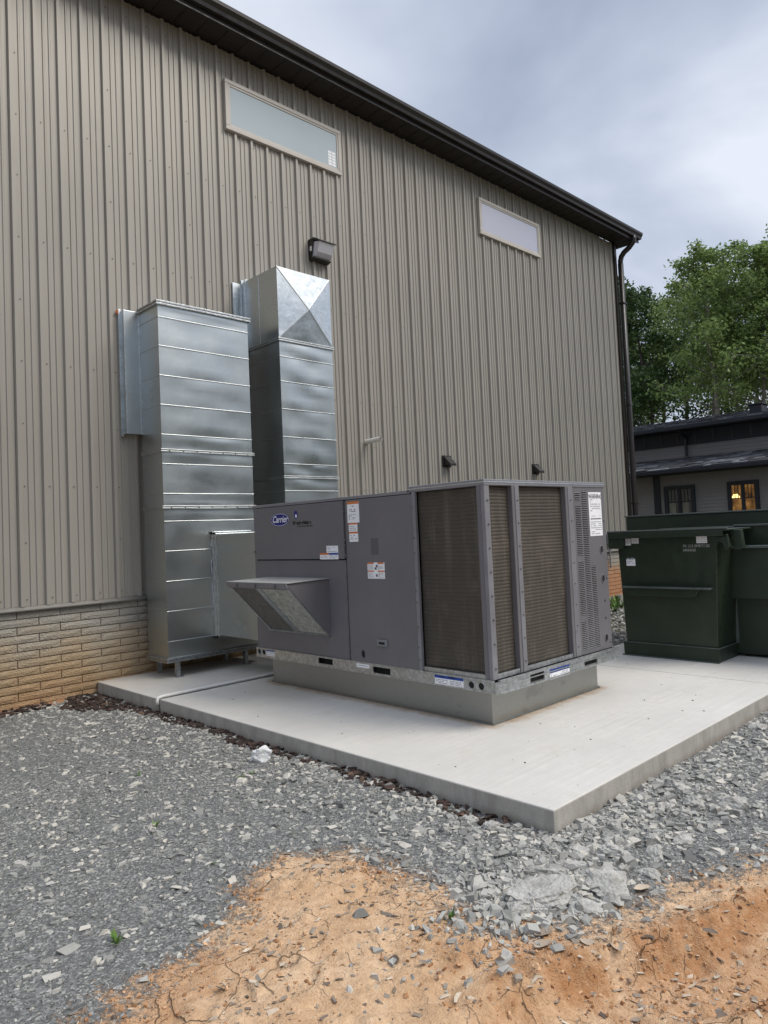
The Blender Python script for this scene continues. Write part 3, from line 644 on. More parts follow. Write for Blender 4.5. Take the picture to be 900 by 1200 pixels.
# hood
m=MB(); hp=[(x0,1.085),(3.845,1.085),(3.845,1.065),(x0,.585)]
m.prism([(x0-.002,1.088),(3.835,1.080),(3.845,1.05),(3.86,1.05),(x0-.002,.555)],'y',-2.825,-2.815); H=m.build('intake_hood',MAT['rtu'],U,bevel=.002); m=MB(); m.prism([(x0-.002,1.088),(3.835,1.080),(3.845,1.05),(3.86,1.05),(x0-.002,.555)],'y',-1.880,-1.870); m.build('hood_side',MAT['rtu'],H,bevel=.002)
m=MB(); m.prism([(x0-.002,1.092),(3.822,1.084),(3.822,1.091),(x0-.002,1.100)],'y',-2.838,-1.860); m.build('hood_top',MAT['dusty'],H,bevel=.002)
m=MB(); m.prism([(3.828,1.092),(3.812,1.090),(3.832,1.040),(3.842,1.040)],'y',-2.838,-1.860); m.build('hood_lip',MAT['rtu_light'],H,bevel=.002)
m=MB(); 
for yy_ in (-2.05,-2.36,-2.67): m.box(3.806,3.83,yy_-.004,yy_+.004,1.043,1.087)
m.box(3.835,3.87,-2.82,-1.88,1.03,1.045); m.build('hood_rib',MAT['rtu'],H)
def slope(t,off): # along filter plane from lip to bottom
    a=Vector((3.850,0,1.040)); b=Vector((x0-.006,0,.560)); d=b-a; n=Vector((-d.z,0,d.x)).normalized(); n=n if n.z<0 else -n
    return a+d*t+n*off
for ya,yb,mm in ((-2.335,-1.895,'filter2'),(-2.81,-2.36,'filter')):
    m=MB(); a=slope(.02,-.004);b=slope(.97,-.004); a2=slope(.02,-.03);b2=slope(.97,-.03)
    m.prism([(a.x,a.z),(b.x,b.z),(b2.x,b2.z),(a2.x,a2.z)],'y',ya,yb); m.build('filter',MAT[mm],H)
m=MB()
for ya,yb in ((-2.822,-2.800),(-2.378,-2.345),(-2.338,-2.312),(-1.905,-1.88)):
    a=slope(0,.004);b=slope(1,.004);a2=slope(0,-.02);b2=slope(1,-.02); m.prism([(a.x,a.z),(b.x,b.z),(b2.x,b2.z),(a2.x,a2.z)],'y',ya,yb)
a=slope(.965,.006);b=slope(1.0,.006);a2=slope(.965,-.02);b2=slope(1,-.02); m.prism([(a.x,a.z),(b.x,b.z),(b2.x,b2.z),(a2.x,a2.z)],'y',-2.835,-1.865)
m.build('filter_frame',MAT['galv_rail'],H)
# coils
def coil(axis,u0,u1,pos,sgn=-1):
    """ribbed fin face; axis 'y': face x=pos spanning y; axis 'x': face y=pos spanning x"""
    z0,z1=.40,1.818; n=45 if axis=='y' else 52; ns=26; m=MB(); vs=[];fs=[]
    rr=random.Random(int(u0*100))
    rows=n*4; W=ns+1
    for j in range(rows+1):
        z=z0+(z1-z0)*j/rows; ph=j%4; d={0:0,1:.0018,2:.0026,3:.0018}[ph]
        for i in range(W):
            u=u0+(u1-u0)*i/ns; wav=.0009*math.sin(u*23+z*7)+.0007*math.sin(u*51+j*.31)+rr.uniform(-.0008,.0008)
            zz_=z+wav
            dd=pos-d+ .002*math.sin(u*9+z*5)
            vs.append((dd,u,zz_) if axis=='y' else (u,dd,zz_))
    for j in range(rows):
        for i in range(ns): fs.append((j*W+i,j*W+i+1,(j+1)*W+i+1,(j+1)*W+i))
    m.add(vs,fs); o=m.build('coil',MAT['coil'],U)
    # tube lines, seen through the fins
    m=MB()
    for j in range(n):
        z=z0+(z1-z0)*(j+.5)/n
        for i in range(0,ns):
            ua=u0+(u1-u0)*i/ns; ub=u0+(u1-u0)*(i+1)/ns
            wa=.0009*math.sin(ua*23+z*7)+.0007*math.sin(ua*51+j*1.24); wb=.0009*math.sin(ub*23+z*7)+.0007*math.sin(ub*51+j*1.24)
            pa=pos-.0030+.002*math.sin(ua*9+z*5); pb=pos-.0030+.002*math.sin(ub*9+z*5); h=.0020
            if axis=='y': q=[(pa,ua,z+wa-h),(pb,ub,z+wb-h),(pb,ub,z+wb+h),(pa,ua,z+wa+h)]
            else: q=[(ua,pa,z+wa-h),(ub,pb,z+wb-h),(ub,pb,z+wb+h),(ua,pa,z+wa+h)]
            m.add(q,[(0,1,2,3)])
    t=m.build('coil_tubes',MAT['tube' if axis=='y' else 'tube2'],o); tag(t,kind='stuff')
coil('y',-4.645,-3.985,x0+.035); coil('x',4.365,4.675,y0+.035); coil('x',4.735,5.445,y0+.035)
for a,b,c_,d in ((x0-.006,x0+.058,y0-.006,y0+.058),):
    m=MB(); m.box(a,b,c_,d,.365,1.826); m.build('post',MAT['rtu_light'],U,bevel=.004)
m=MB(); m.box(x0-.012,x0+.004,y0+.03,y0+.066,.365,1.826); m.build('post',MAT['rtu'],U,bevel=.003)
for a,b in ((4.655,4.690),(4.697,4.752),(5.425,5.462),(5.468,5.545)):
    m=MB(); m.box(a,b,y0-.010,y0+.04,.365,1.826); m.build('post',MAT['rtu_light' if b-a>.04 else 'rtu'],U,bevel=.004)
m=MB(); m.box(x0+.05,5.43,y0-.004,y0+.02,.365,.402); m.box(x0-.004,x0+.02,-4.64,-3.99,.365,.402); m.build('coil_sill',MAT['galv_rail'],U,bevel=.003)
# louvred panel
lx0,lx1=5.545,6.087
cols=[(5.585,5.675,[(1.70,1.775),(1.22,1.655),(.70,1.175),(.40,.655)]),(5.695,5.785,[(.40,1.79)]),(5.80,5.88,[(.40,1.12)])]
m=MB(); m.box(5.895,lx1,y0-.004,y0+.03,.365,1.826); m.box(5.79-.005,5.895,y0-.004,y0+.03,1.12,1.826); m.box(lx0,5.585,y0-.004,y0+.03,.365,1.826); m.box(5.675,5.695,y0-.004,y0+.03,.365,1.826)
m.box(5.585,5.675,y0-.004,y0+.03,.365,.40); m.box(5.695,5.785,y0-.004,y0+.03,.365,.40); m.box(5.785,5.80,y0-.004,y0+.03,.365,1.12); m.box(5.80,5.895,y0-.004,y0+.03,.365,.40); m.box(5.88,5.895,y0-.004,y0+.03,.40,1.12)
for a,b in ((1.175,1.22),(.655,.70),(1.655,1.70),(1.775,1.826)): m.box(5.585,5.675,y0-.004,y0+.03,a,b)
m.box(5.695,5.785,y0-.004,y0+.03,1.79,1.826)
LP=m.build('louvre_panel',MAT['rtu'],U)
m=MB()
for a,b,segs in cols:
    for z0,z1 in segs:
        z=z0+.006
        while z<z1-.003:
            m.box(a,b,y0-.006,y0+.004,z,z+.0055); z+=.0160
t=m.build('louvre_slats',MAT['slat'],LP); tag(t,kind='stuff')
# round knockouts: flat black discs paint in the dark of the holes
def disc(axis,pos,u,z,ru,rz_,mat,parent,name='knockout',depth=.004,rim=None):
    m=MB(); n=20
    def P_(t,k,d): 
        a=u+ru*k*math.cos(t); b=z+rz_*k*math.sin(t)
        return (pos-d,a,b) if axis=='y' else (a,pos-d,b)
    vs=[P_(2*math.pi*i/n,1,depth) for i in range(n)]+[P_(2*math.pi*i/n,1,-.004) for i in range(n)]
    m.add(vs,[tuple(range(n))]+[(i,(i+1)%n,n+(i+1)%n,n+i) for i in range(n)]); o=m.build(name,mat,parent)
    if rim:
        m=MB(); vs=[]
        for k,d in((1.0,depth),(1.0,depth+.004),(1.22,depth+.003),(1.22,depth-.002)): vs+=[P_(2*math.pi*i/n,k,d) for i in range(n)]
        m.add(vs,[(a*n+i,a*n+(i+1)%n,(a+1)*n+(i+1)%n,(a+1)*n+i) for a in range(3) for i in range(n)]); m.build('rim',rim,o,smooth=True)
    return o
for z,rz_ in ((1.258,.034),(.994,.034),(.46,.034)): disc('x',y0-.004,5.99,z,.024,rz_,MAT['black'],LP,depth=.001,rim=MAT['rtu'])
for z in (.793,.637): disc('x',y0-.004,6.0,z,.010,.012,MAT['black'],LP,depth=.001)
# base rail with fork slots
RP=MB
def rail_y(m,xo,th,ya,yb,za,zb,holes):
    ys=[ya]+[q for h in sorted(holes) for q in h[:2]]+[yb]
    for i in range(0,len(ys),2): m.box(xo,xo+th,ys[i],ys[i+1],za,zb)
    for h in holes: m.box(xo,xo+th,h[0],h[1],za,h[2]); m.box(xo,xo+th,h[0],h[1],h[3],zb)
m=MB(); ra,rb=.268,.362; xo=x0-.012
rail_y(m,xo,.012,y0-.010,y1+.01,ra,rb,[(-2.85,-2.64,.298,.350),(-3.61,-3.395,.288,.342)])
def rail_x(m,yo,th,xa,xb,za,zb,holes):
    xs=[xa]+[q for h in sorted(holes) for q in h[:2]]+[xb]
    for i in range(0,len(xs),2): m.box(xs[i],xs[i+1],yo,yo+th,za,zb)
    for h in holes: m.box(h[0],h[1],yo,yo+th,za,h[2]); m.box(h[0],h[1],yo,yo+th,h[3],zb)
rail_x(m,y0-.030,.012,x0+.03,x1+.045,ra-.010,rb,[(4.745,4.94,.272,.338),(5.55,5.765,.256,.325)])
m.box(xo,x0+.03,y0-.032,y0-.012,ra-.005,rb-.01)
rl=m.build('base_rail',MAT['galv_rail'],U,bevel=.002)
m=MB(); m.box(xo-.006,xo,y0-.01,y1+.01,rb-.010,rb+.006); m.box(xo-.004,xo,y0-.01,y1+.01,ra,ra+.012); m.box(x0+.03,x1+.05,y0-.042,y0-.030,rb-.012,rb+.004); m.box(x0+.03,x1+.05,y0-.040,y0-.030,.315,.323); m.box(x0+.03,x1+.05,y0-.038,y0-.030,ra-.010,ra+.004)
m.build('rail_lip',MAT['galv_rail'],rl,bevel=.002)
m=MB(); m.box(x0+.045,x0+.05,y0+.02,y1-.05,.275,.36); m.box(x0+.06,x1-.02,y0+.02,y0+.025,.262,.36); m.box(x1-.0,x1+.03,y0-.02,y1,.262,.36); m.build('rail_inner',MAT['black'],rl)
for yy_ in (-4.495,-4.59,): disc('y',xo,yy_,.313,.027,.027,MAT['black'],rl,'pipe_opening',.001,MAT['galv_rail'])
for yy_ in (-1.672,-1.752,): disc('y',xo,yy_,.325,.028,.026,MAT['black'],rl,'pipe_opening',.001,MAT['galv_rail'])
disc('y',x0-.014,-3.285,.44,.022,.034,MAT['black'],U,'cable_opening',.001,MAT['rtu'])
m=MB(); m.box(x0-.030,x0-.014,-3.60,-3.48,.527,.583); hd=m.build('latch',MAT['rtu_light'],U,bevel=.006); m=MB(); m.box(x0-.032,x0-.0295,-3.575,-3.505,.545,.565); m.build('latch_slot',MAT['black'],hd)
m=MB(); rr=random.Random(5)
for z in np.linspace(1.76,1.45,5): m.box(0,0,0,0,0,0) if False else None
for yy_ in (-3.10,-3.965):
    for z in (.45,.55,.72,.92,1.02,1.12,1.32,1.45,1.7): m.tube([(x0-.012,yy_,z+rr.uniform(-.01,.01)),(x0-.021,yy_,z)],.008,8)
for yy_,z in ((-1.66,1.36),(-3.10,1.40),(-3.11,1.30)): m.tube([(x0-.015,yy_,z),(x0-.026,yy_,z)],.010,8)
for xx2 in (4.345,4.725,5.505):
    for z in np.arange(.45,1.82,.18): m.tube([(xx2,y0-.009,z),(xx2,y0-.016,z)],.007,8)
for xx2 in (6.06,):
    for z in (.42,1.0,1.52): m.tube([(xx2,y0-.003,z),(xx2,y0-.010,z)],.009,8)
tag(m.build('screw',MAT['screw'],U,smooth=True),kind='stuff')
# stickers: plates with printed bands
def plate(axis,pos,u0,u1,z0,z1,bands,parent,name='sticker',mat='label',th=.0015,rows=None,seed=0):
    """bands: list of (fu0,fu1,fz0,fz1,mat) in 0..1 of the plate (u measured left->right as seen)"""
    def bx(m,a,b,c_,d,off,t):
        ua=u0+(u1-u0)*a; ub=u0+(u1-u0)*b; za=z0+(z1-z0)*c_; zb=z0+(z1-z0)*d
        if axis=='y': m.box(pos-off-t,pos-off,ua,ub,za,zb)
        else: m.box(ua,ub,pos-off-t,pos-off,za,zb)
    m=MB(); bx(m,0,1,0,1,0,th); o=m.build(name,MAT[mat],parent)
    g_={}
    for b_ in bands: g_.setdefault(b_[4],MB()); bx(g_[b_[4]],*b_[:4],th,.0006)
    r_=random.Random(seed)
    if rows:
        for (ra_,rb_,za_,zb_,n,ink) in rows:
            g_.setdefault(ink,MB()); h=(zb_-za_)/n
            for i in range(n):
                u=ra_
                while u<rb_-.03:
                    l=min(r_.uniform(.05,.2),rb_-u)
                    if r_.random()<.85: bx(g_[ink],u,u+l*.8,za_+i*h+h*.25,za_+i*h+h*.75,th,.0006)
                    u+=l
                    if r_.random()<.06: break
    for k,mb in g_.items(): tag(mb.build('print',MAT[k],o),kind='stuff')
    return o
px=x0-.016; pc=x0-.014
plate('y',px,-2.835,-3.0,1.335,1.40,[],U,rows=[(.1,.9,.1,.9,4,'ink2')],seed=1)
plate('y',px,-2.735,-3.0,1.275,1.333,[(0,.5,.72,1,'orange'),(.5,1,.72,1,'blue')],U,rows=[(.05,.45,.08,.65,3,'ink2'),(.55,.95,.08,.65,3,'ink2')],seed=2)
plate('y',pc,-3.148,-3.305,1.60,1.79,[(0,1,.88,1,'orange')],U,rows=[(.4,.6,.74,.82,1,'ink'),(.2,.75,.5,.66,2,'ink'),(.1,.9,.15,.42,4,'ink2')],seed=3)
plate('y',pc,-3.160,-3.275,1.52,1.598,[(0,1,.82,1,'orange'),],U,rows=[(.1,.9,.1,.7,3,'ink2')],seed=4)
plate('y',pc,-3.162,-3.28,1.43,1.518,[(0,1,.84,1,'orange'),],U,rows=[(.1,.9,.2,.75,3,'ink2')],seed=5)
plate('y',pc,-3.386,-3.60,1.105,1.245,[(0,.38,.9,1,'orange'),(.6,.95,.9,1,'orange'),(0,.38,.42,.5,'orange'),(.6,1,.42,.5,'orange'),(.42,.54,.56,.70,'ink'),(.50,.60,.70,.86,'ink'),(.48,.58,.12,.28,'ink')],U,rows=[(.04,.36,.54,.86,5,'ink2'),(.62,.95,.54,.86,5,'ink2'),(.04,.36,.06,.38,5,'ink2'),(.62,.95,.06,.38,5,'ink2')],seed=6)
# faint emboss / old label shadow on the tall panel
s=NT('worn_print'); MAT['worn']=s.set(base=s.mix(s.noise(60,4,.8),(.075,.072,.08),(.13,.126,.135)),rough=.6)
plate('y',pc,-3.44,-3.535,1.31,1.455,[],U,mat='worn',name='faded_label',th=.0008)
xr=xo
plate('y',xr,-4.12,-4.415,.278,.360,[(0,1,.62,1,'blue')],rl,rows=[(.04,.47,.08,.55,3,'ink2'),(.53,.96,.08,.55,3,'ink2'),(.22,.45,.7,.92,1,'label'),(.52,.74,.7,.92,1,'label')],seed=8)
plate('y',xr,-3.183,-3.349,.318,.352,[],rl,rows=[(.1,.9,.3,.7,1,'ink2')],seed=9)
plate('y',xr,-1.795,-1.935,.295,.355,[(0,1,.75,1,'blue')],rl,rows=[(.05,.95,.1,.7,3,'ink2')],seed=10)
plate('x',y0-.030,5.012,5.308,.252,.335,[(0,1,.62,1,'blue')],rl,rows=[(.04,.47,.08,.55,3,'ink2'),(.53,.96,.08,.55,3,'ink2'),(.22,.45,.7,.92,1,'label'),(.52,.74,.7,.92,1,'label')],seed=11)
wl_=plate('x',y0-.004,5.812,6.030,1.385,1.780,[],LP,rows=[(.15,.85,.94,.97,1,'ink2'),(.1,.9,.55,.85,6,'ink2'),(.15,.9,.44,.47,1,'ink2'),(.1,.95,.03,.34,7,'ink2'),(.1,.95,.36,.42,1,'ink')],seed=12)
plate('x',y0-.006,5.815,5.87,.86,1.115,[],LP,name='metal_tag',mat='galv_bright') if False else None
# lettering
def text(s_,size,mat,M_,parent,name='lettering',shear=0,ext=.0004,bold=0,sx=1.0):
    cu_=bpy.data.curves.new('t','FONT'); cu_.body=s_; cu_.size=size; cu_.shear=shear; cu_.extrude=ext; cu_.align_x='CENTER'; cu_.align_y='CENTER'; cu_.offset=bold
    ob=bpy.data.objects.new('t',cu_); me=bpy.data.meshes.new_from_object(ob); bpy.data.objects.remove(ob)
    me.materials.clear(); me.materials.append(mat); me.transform(Matrix.Diagonal((sx,1,1,1))); me.transform(M_)
    o=bpy.data.objects.new(name,me); col.objects.link(o); o.parent=parent; o.matrix_parent_inverse=Matrix.Translation(-root_loc(parent)); return o
def face_x(pos,y,z):  # text reading along -y on a face looking to -x
    return Matrix(((0,0,-1,pos),(-1,0,0,y),(0,1,0,z),(0,0,0,1)))
def face_y(pos,x,z):
    return Matrix(((1,0,0,x),(0,0,-1,pos),(0,1,0,z),(0,0,0,1)))
text('WARNING',.050,MAT['ink'],face_y(y0-.0062,5.925,1.738),wl_,bold=.001,sx=.92)
# badge
def ellipse(rx,rz_,th,mat,y,z,pos,parent,name):
    m=MB(); n=40; vs=[(pos-th,y+rx*math.cos(2*math.pi*i/n),z+rz_*math.sin(2*math.pi*i/n)) for i in range(n)]+[(pos,y+rx*math.cos(2*math.pi*i/n),z+rz_*math.sin(2*math.pi*i/n)) for i in range(n)]
    m.add(vs,[tuple(range(n))]+[(i,(i+1)%n,n+(i+1)%n,n+i) for i in range(n)]); return m.build(name,mat,parent)
bd=ellipse(.155,.066,.002,MAT['logo_blue'],-2.118,1.674,px,U,'badge'); ellipse(.150,.062,.0005,MAT['label'],-2.118,1.674,px-.002,bd,'badge_ring'); ellipse(.146,.058,.0005,MAT['logo_blue'],-2.118,1.674,px-.0025,bd,'badge_field')
text('Carrier',.092,MAT['label'],face_x(px-.0035,-2.120,1.676),bd,shear=.35,bold=.0012,sx=.92)
wm=text('WeatherMaker',.052,MAT['black'],face_x(px-.0006,-2.475,1.630),U,'name_lettering',bold=.0016,sx=.92)
m=MB(); r_=random.Random(8); yv=-2.40
while yv>-2.62: 
    l=r_.uniform(.01,.03); m.box(px-.0008,px,yv-l,yv,1.592,1.602); yv-=l+.008
m.build('small_print',MAT['black'],U)
dr=ellipse(.030,.040,.001,MAT['logo_blue'],-2.385,1.712,px,U,'droplet_mark'); ellipse(.014,.018,.0006,MAT['label'],-2.388,1.700,px-.001,dr,'droplet_highlight')

# ------------------------------------------------------------------ green waste container
D=empty('waste_container',(8.6,-4.6,0)); tag(D,'dark green steel waste container with labels beside the grey unit','dumpster')
G=MAT['green']; GE=MAT['green_edge']
m=MB()
# hopper: tapered, bottom (x 7.66..8.15, y -4.03..-5.02) to top (x 7.60.. , y -4.0..-5.10)
bt=[(7.655,-4.015),(8.30,-4.015),(8.30,-5.025),(7.655,-5.025)]; tp=[(7.60,-3.995),(8.30,-3.995),(8.30,-5.105),(7.60,-5.105)]
m.add([(a,b,.13) for a,b in bt]+[(a,b,1.33) for a,b in tp],[(0,1,2,3),(4,5,6,7),(0,1,5,4),(1,2,6,5),(2,3,7,6),(3,0,4,7)]); m.build('hopper',G,D,bevel=.012)
m=MB(); m.add([(7.632,-3.99,0),(8.16,-3.99,0),(8.16,-5.03,0),(7.632,-5.03,0),(7.636,-3.985,.15),(8.2,-3.985,.15),(8.2,-5.045,.15),(7.636,-5.045,.15)],[(0,1,2,3),(4,5,6,7),(0,1,5,4),(1,2,6,5),(2,3,7,6),(3,0,4,7)]); sk=m.build('skirt',G,D,bevel=.006)
m=MB(); m.box(7.628,7.645,-5.05,-3.98,.146,.155); m.box(7.645,8.2,-5.052,-5.04,.146,.155); m.box(7.615,7.66,-5.04,-3.975,.0,.012); m.build('weld_edge',GE,sk)
m=MB(); m.box(7.50,8.25,-5.24,-3.93,1.365,1.385); m.box(7.50,7.52,-5.20,-3.94,1.315,1.37); m.box(7.55,8.2,-5.15,-3.96,1.33,1.365); m.build('rim',G,D,bevel=.005)
m=MB(); m.box(7.495,7.53,-5.245,-3.93,1.385,1.400); m.build('rim_edge',GE,D,bevel=.004)
m=MB(); m.prism([(-5.06,1.33),(-5.22,1.33),(-5.24,1.20),(-5.20,1.16),(-5.17,1.24),(-5.13,1.26),(-5.11,1.20)],'x',7.56,7.60); m.prism([(-5.16,1.37),(-5.30,1.37),(-5.32,1.18),(-5.24,1.16),(-5.22,1.30)],'x',7.70,7.78); m.tube([(7.55,-5.17,1.285),(7.80,-5.17,1.285)],.028,12); m.build('lift_bracket',G,D,bevel=.004)
m=MB(); m.box(7.52,7.60,-4.10,-3.93,1.20,1.33); m.build('lift_bracket',G,D,bevel=.006)
m=MB(); m.box(7.545,7.645,-5.02,-4.045,.762,.780); bar=m.build('lift_ledge',GE,D,bevel=.003)
m=MB(); m.prism([(-4.07,.762),(-4.90,.762),(-4.865,.69),(-4.83,.675),(-4.13,.675),(-4.09,.70)],'x',7.575,7.65); m.build('ledge_channel',G,bar,bevel=.006)
# main body behind
m=MB(); m.box(8.16,10.4,-8.4,-4.02,.03,.80); m.build('lower_body',G,D,bevel=.008)
m=MB(); m.box(8.02,10.4,-8.4,-5.018,.634,1.165); m.box(8.22,10.4,-8.4,-4.2,1.165,1.40); m.build('compactor_head',G,D,bevel=.008)
m=MB(); m.box(7.99,8.24,-8.4,-5.005,1.165,1.19); m.box(8.20,8.24,-8.4,-5.05,1.395,1.415); m.box(8.585,8.62,-8.4,-3.585,1.555,1.572); m.build('top_edge',GE,D,bevel=.003)
m=MB(); m.box(8.6,10.4,-8.4,-3.6,1.0,1.555); m.build('upper_body',G,D,bevel=.008)
m=MB(); m.box(8.135,8.165,-5.06,-5.03,.14,1.16); m.build('corner_seam',GE,D,bevel=.002)
m=MB(); m.box(7.74,7.82,-3.965,-3.995,.50,.98); m.build('side_stiffener',G,D,bevel=.004)
xs=7.598
def tilt_x(z): return 7.655+(7.60-7.655)*(z-.13)/1.2-.002
for (ya,yb,za,zb,sd_) in ((-4.05,-4.16,1.232,1.312,20),(-4.17,-4.255,1.253,1.314,21),(-4.09,-4.195,1.005,1.17,22),(-4.893,-5.004,1.243,1.332,23)):
    plate('y',tilt_x(za),ya,yb,za,zb,[],D,rows=[(.1,.9,.78,.9,1,'ink'),(.1,.9,.12,.7,5,'ink2')],seed=sd_)
text('PE 12.5 SMRT/120',.040,MAT['stencil'],face_x(tilt_x(1.19)-.001,-4.885,1.213),D,sx=.92)
text('24434163',.040,MAT['stencil'],face_x(tilt_x(1.15)-.001,-4.810,1.170),D,sx=.85)

# ------------------------------------------------------------------ neighbouring building
NB=empty('neighbour_building',(24,-3,-.13)); tag(NB,'low grey lap-sided building with dark shingle roofs and a lit window','building')
s=NT('lap_siding_paint'); MAT['lap']=s.set(base=s.mix(s.noise(2,4),(.185,.175,.175),(.23,.22,.218)),rough=.6)
MAT['navy']=paint('dark_navy_trim',(.012,.014,.022),.5,.15)
MAT['shingle']=tinted('dark_shingle',[(0,(.018,.019,.022)),(.6,(.055,.057,.064)),(1,(.15,.155,.17))],scale=9)
MAT['cream']=paint('curtain_cream',(.2,.185,.145),.8,.2)
YA,YB=-14.,6.5
m=MB(); m.box(24.05,36,YA,YB,-.3,3.2); m.box(25.65,36,YA,YB,3.2,4.78); m.build('wall',MAT['lap'],NB)
m=MB(); z=-.1
while z<3.0: m.prism([(24.05,z),(24.018,z),(24.035,z+.115),(24.05,z+.115)],'y',YA,YB); z+=.115
z=3.62
while z<4.12: m.prism([(25.65,z),(25.618,z),(25.635,z+.115),(25.65,z+.115)],'y',YA,YB); z+=.115
tag(m.build('lap_board',MAT['lap'],NB),kind='stuff')
# clerestory band with battens
m=MB(); m.box(25.60,25.66,YA,YB,4.12,4.70); band=m.build('clerestory_band',MAT['navy'],NB)
bme=None; yy_=YA+.3; pl=0
while yy_<YB:
    if bme is None:
        m=MB(); m.box(-.015,.0,-.018,.018,0,.42); ob=m.build('batten',MAT['shingle'],band); ob.matrix_parent_inverse=Matrix(); bme=ob.data; ob.location=(25.6,yy_,4.18)
        bme.materials.clear(); bme.materials.append(paint('batten_paint',(.05,.052,.06),.5,.1))
    else:
        ob=bpy.data.objects.new('batten',bme); col.objects.link(ob); ob.parent=band; ob.location=(25.6,yy_,4.18)
    yy_+=.62
def shingles(x0_,z0_,x1_,z1_,rows,name,par,slabt=.05):
    m=MB(); m.prism([(x0_,z0_-.02),(x1_,z1_-.02),(x1_,z1_-slabt-.02),(x0_,z0_-slabt-.02)],'y',YA,YB+.3); rf=m.build(name,MAT['navy'],par)
    vs=[];fs=[];ti=[]; r_=random.Random(4)
    dx=(x1_-x0_)/rows; dz=(z1_-z0_)/rows
    for k in range(rows):
        y=YA-r_.uniform(0,.3)
        while y<YB+.3:
            l=r_.uniform(.22,.42); t=r_.uniform(.015,.038); b=len(vs); xa=x0_+k*dx; za=z0_+k*dz; 
            vs+=[(xa,y,za),(xa,y+l-.012,za),(xa+dx*1.1,y+l-.012,za+dz*1.1),(xa+dx*1.1,y,za+dz*1.1),(xa,y,za+t),(xa,y+l-.012,za+t),(xa+dx*1.1,y+l-.012,za+dz*1.1+.004),(xa+dx*1.1,y,za+dz*1.1+.004)]
            fs+=[(b,b+1,b+5,b+4),(b+4,b+5,b+6,b+7),(b+1,b+2,b+6,b+5),(b+3,b,b+4,b+7)]; ti+=[r_.random()]*8; y+=l
    o=meshobj('shingle',vs,fs,MAT['shingle'],rf,attr={'tint':ti}); tag(o,kind='stuff'); return rf
lr=shingles(23.45,3.17,25.7,3.70,9,'lower_roof',NB)
ur=shingles(25.05,4.79,30.2,5.66,20,'upper_roof',NB)
m=MB(); m.box(23.33,23.47,YA,YB+.3,3.03,3.15); m.build('gutter',MAT['navy'],lr,bevel=.01); m=MB(); m.box(23.5,24.05,YA,YB,3.0,3.03); m.build('soffit',MAT['navy'],lr)
m=MB(); m.box(24.93,25.07,YA,YB+.3,4.64,4.78); m.build('gutter',MAT['navy'],ur,bevel=.01); m=MB(); m.box(25.1,25.65,YA,YB,4.62,4.65); m.build('soffit',MAT['navy'],ur)
m=MB(); m.tube([(25.0,2.75,4.68),(25.2,2.75,4.5),(25.5,2.75,4.42),(25.55,2.75,4.3),(25.55,2.75,3.72)],.05,8); m.build('downpipe',MAT['navy'],NB)
m=MB(); m.box(26.4,27.0,.45,.85,5.0,5.32); m.box(26.35,27.05,.4,.9,5.32,5.36); m.build('roof_vent_box',MAT['navy'],ur,bevel=.01)
def nwin(ya,yb,z0,z1,lit):
    t=.13; xw_=24.0; m=MB(); m.box(xw_-.04,xw_+.04,ya-t,yb+t,z1,z1+t); m.box(xw_-.04,xw_+.04,ya-t,yb+t,z0-t,z0); m.box(xw_-.04,xw_+.04,ya-t,ya,z0,z1); m.box(xw_-.04,xw_+.04,yb,yb+t,z0,z1); ym=(ya+yb)/2; m.box(xw_-.04,xw_+.04,ym-.055,ym+.055,z0,z1)
    W=m.build('window',MAT['navy'],NB); W['label']='lit window with a warm lamp inside' if lit else 'unlit window with pale curtains'
    for a,b in ((ya,ym-.055),(ym+.055,yb)):
        m=MB(); m.box(xw_+.0,xw_+.01,a,b,z0,z1); m.build('pane',MAT['lit_glass'] if lit else MAT['dark_glass'],W)
        m=MB(); h=z1-(z1-z0)*.26
        m.box(xw_-.015,xw_,a,b,h-.014,h+.014)
        for k in (1,2): yy2=a+(b-a)*k/3; m.box(xw_-.015,xw_-.001,yy2-.010,yy2+.010,h+.014,z1)
        m.build('muntin',MAT['navy'],W)
        if not lit:
            m=MB(); m.box(xw_-.003,xw_-.0015,a+.10,b-.02,z0+.05,h-.03); m.build('curtain',MAT['cream'],W)
    if lit:
        m=MB(); m.prism([(ym+.10,2.10),(ym+.36,2.10),(ym+.30,2.22),(ym+.16,2.22)],'x',xw_-.008,xw_-.001); m.build('lamp',MAT['lamp_glow'],W)
nwin(2.02,2.80,.9,2.50,False); nwin(.03,.72,.9,2.50,True); nwin(-3.6,-2.9,.9,2.50,False)
m=MB(); m.box(23.98,24.05,3.08,3.30,-.1,3.0); m.build('corner_board',MAT['navy'],NB)

